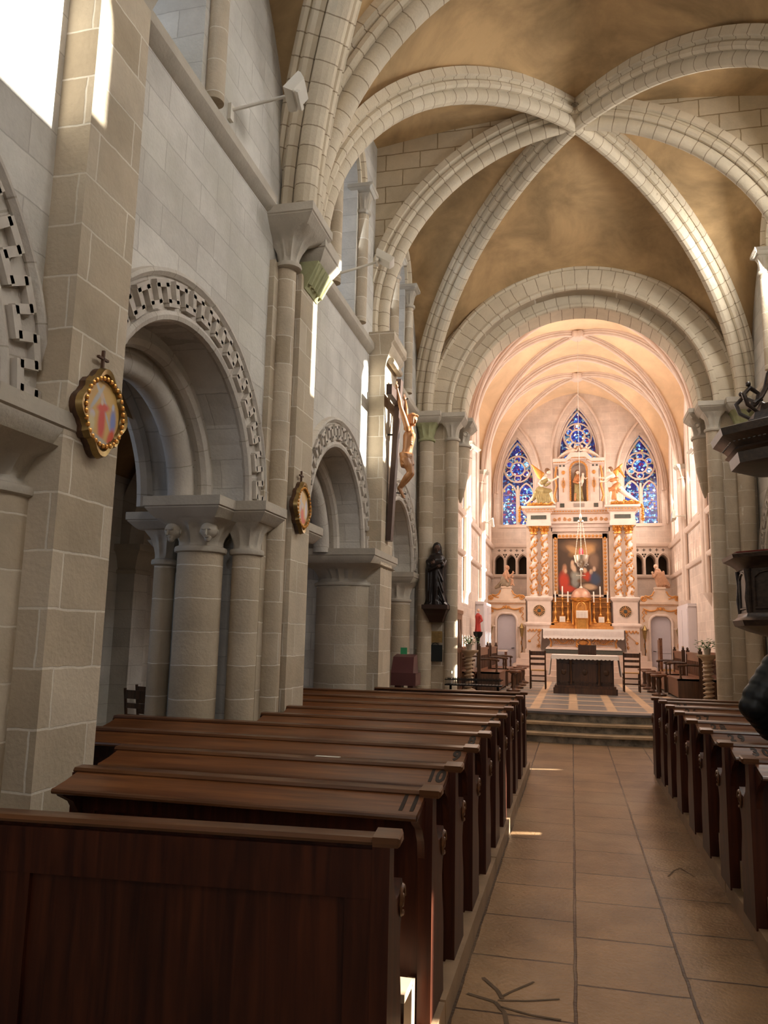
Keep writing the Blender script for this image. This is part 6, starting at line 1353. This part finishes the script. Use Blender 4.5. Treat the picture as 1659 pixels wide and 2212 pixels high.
# red statue by the left chancel wall
t=thing('red_statue','small red-robed statue on a dark stand by the left chancel wall','statue',(-2.45,21.2,1.75)); b=MB(); robe(b,[(.085,0,0),(.07,.1,0),(.06,.3,0),(.075,.42,0),(.035,.50,0)],(-2.45,21.2,1.78),6,.12,0,.8); limb(b,[(-2.38,21.15,2.20),(-2.33,21.1,2.08),(-2.40,21.08,2.02)],[.035,.03,.02]); sculpt('robe',b,plain('crimson_paint',(.45,.05,.04),.5,var=.2),t,.012,1); b=MB(); head(b,(-2.44,21.19,2.345),(.3,-1,0),.048); sculpt('head',b,SKIN,t,.01,1)
t=thing('statue_stand','dark slender stand under the red-robed statue','stand',(-2.45,21.2,.42)); m=MB(); m.lathe([(.14,.42),(.14,.48),(.04,.55),(.035,1.5),(.06,1.62),(.12,1.70),(.13,1.78)],(-2.45,21.2,0),10); obj('pole',m,IRON,t)
# ---- person in a black puffer jacket, mostly outside the frame on the right
PUFF=plain('black_puffer_nylon',(.008,.009,.010),.42,var=.2,scale=12,spec=.35)
t=thing('person','person in a black quilted puffer jacket standing among the right pews, arm bent','person',(1.60,5.98,.09))
b=MB(); px,py=1.60,5.98
for k in range(7): z=.90+.090*k; r=(.215,.225,.23,.232,.23,.22,.19)[k]; b.ball((px,py,z),(r,r*.68,.062),18,8)
for s in (-1,1):
    sh=Vector((px+s*.22,py,1.45)); el=Vector((px+s*.40,py-.04,1.18)); wr=Vector((px+s*.27,py+.13,1.0))
    if s>0: el=Vector((px+.36,py,1.14)); wr=Vector((px+.25,py+.14,1.0))
    for q in range(4): b.ball(sh.lerp(el,q/4),(.115,.10,.105),12,8)
    for q in range(5): b.ball(el.lerp(wr,q/4),(.098-.007*q,.09-.006*q,.09-.007*q),12,8)
b.ball((px,py,1.52),(.15,.12,.07),14,8); cap(b,(px,py,.92),(px,py,1.42),.15,.15)
body=sculpt('puffer_jacket',b,PUFF,t,.011,2)
b=MB(); cap(b,(px,py,1.52),(px,py,1.62),.055,.055); head(b,(px,py,1.71),(0,1,-.05),.098); 
for s in (-1,1):
    w_=Vector((px+s*.27,py+.13,.98)) if s<0 else Vector((px+.25,py+.14,1.0)); hand(b,w_,(-s*1.0,.5,-.2),(0,.3,1),.075,.065,.011,(0,.2,-.3))
sculpt('head_and_hands',b,SKIN,t,.008,2)
b=MB(); b.ball((px,py-.015,1.75),(.105,.115,.10),14,10); cap(b,(px,py-.06,1.73),(px,py-.06,1.65),.07,.06); sculpt('hair',b,CURL,t,.01,2)
b=MB()
for s in (-1,1): limb(b,[(px+s*.09,py,.92),(px+s*.10,py,.50),(px+s*.10,py+.01,.17)],[.10,.075,.05])
sculpt('trousers',b,plain('dark_trousers',(.02,.02,.03),.8),t,.012,2)
b=MB()
for s in (-1,1): cap(b,(px+s*.10,py-.03,.13),(px+s*.10,py+.12,.12),.042,.035)
sculpt('shoes',b,plain('dark_shoe_leather',(.02,.015,.012),.4),t,.01,1)
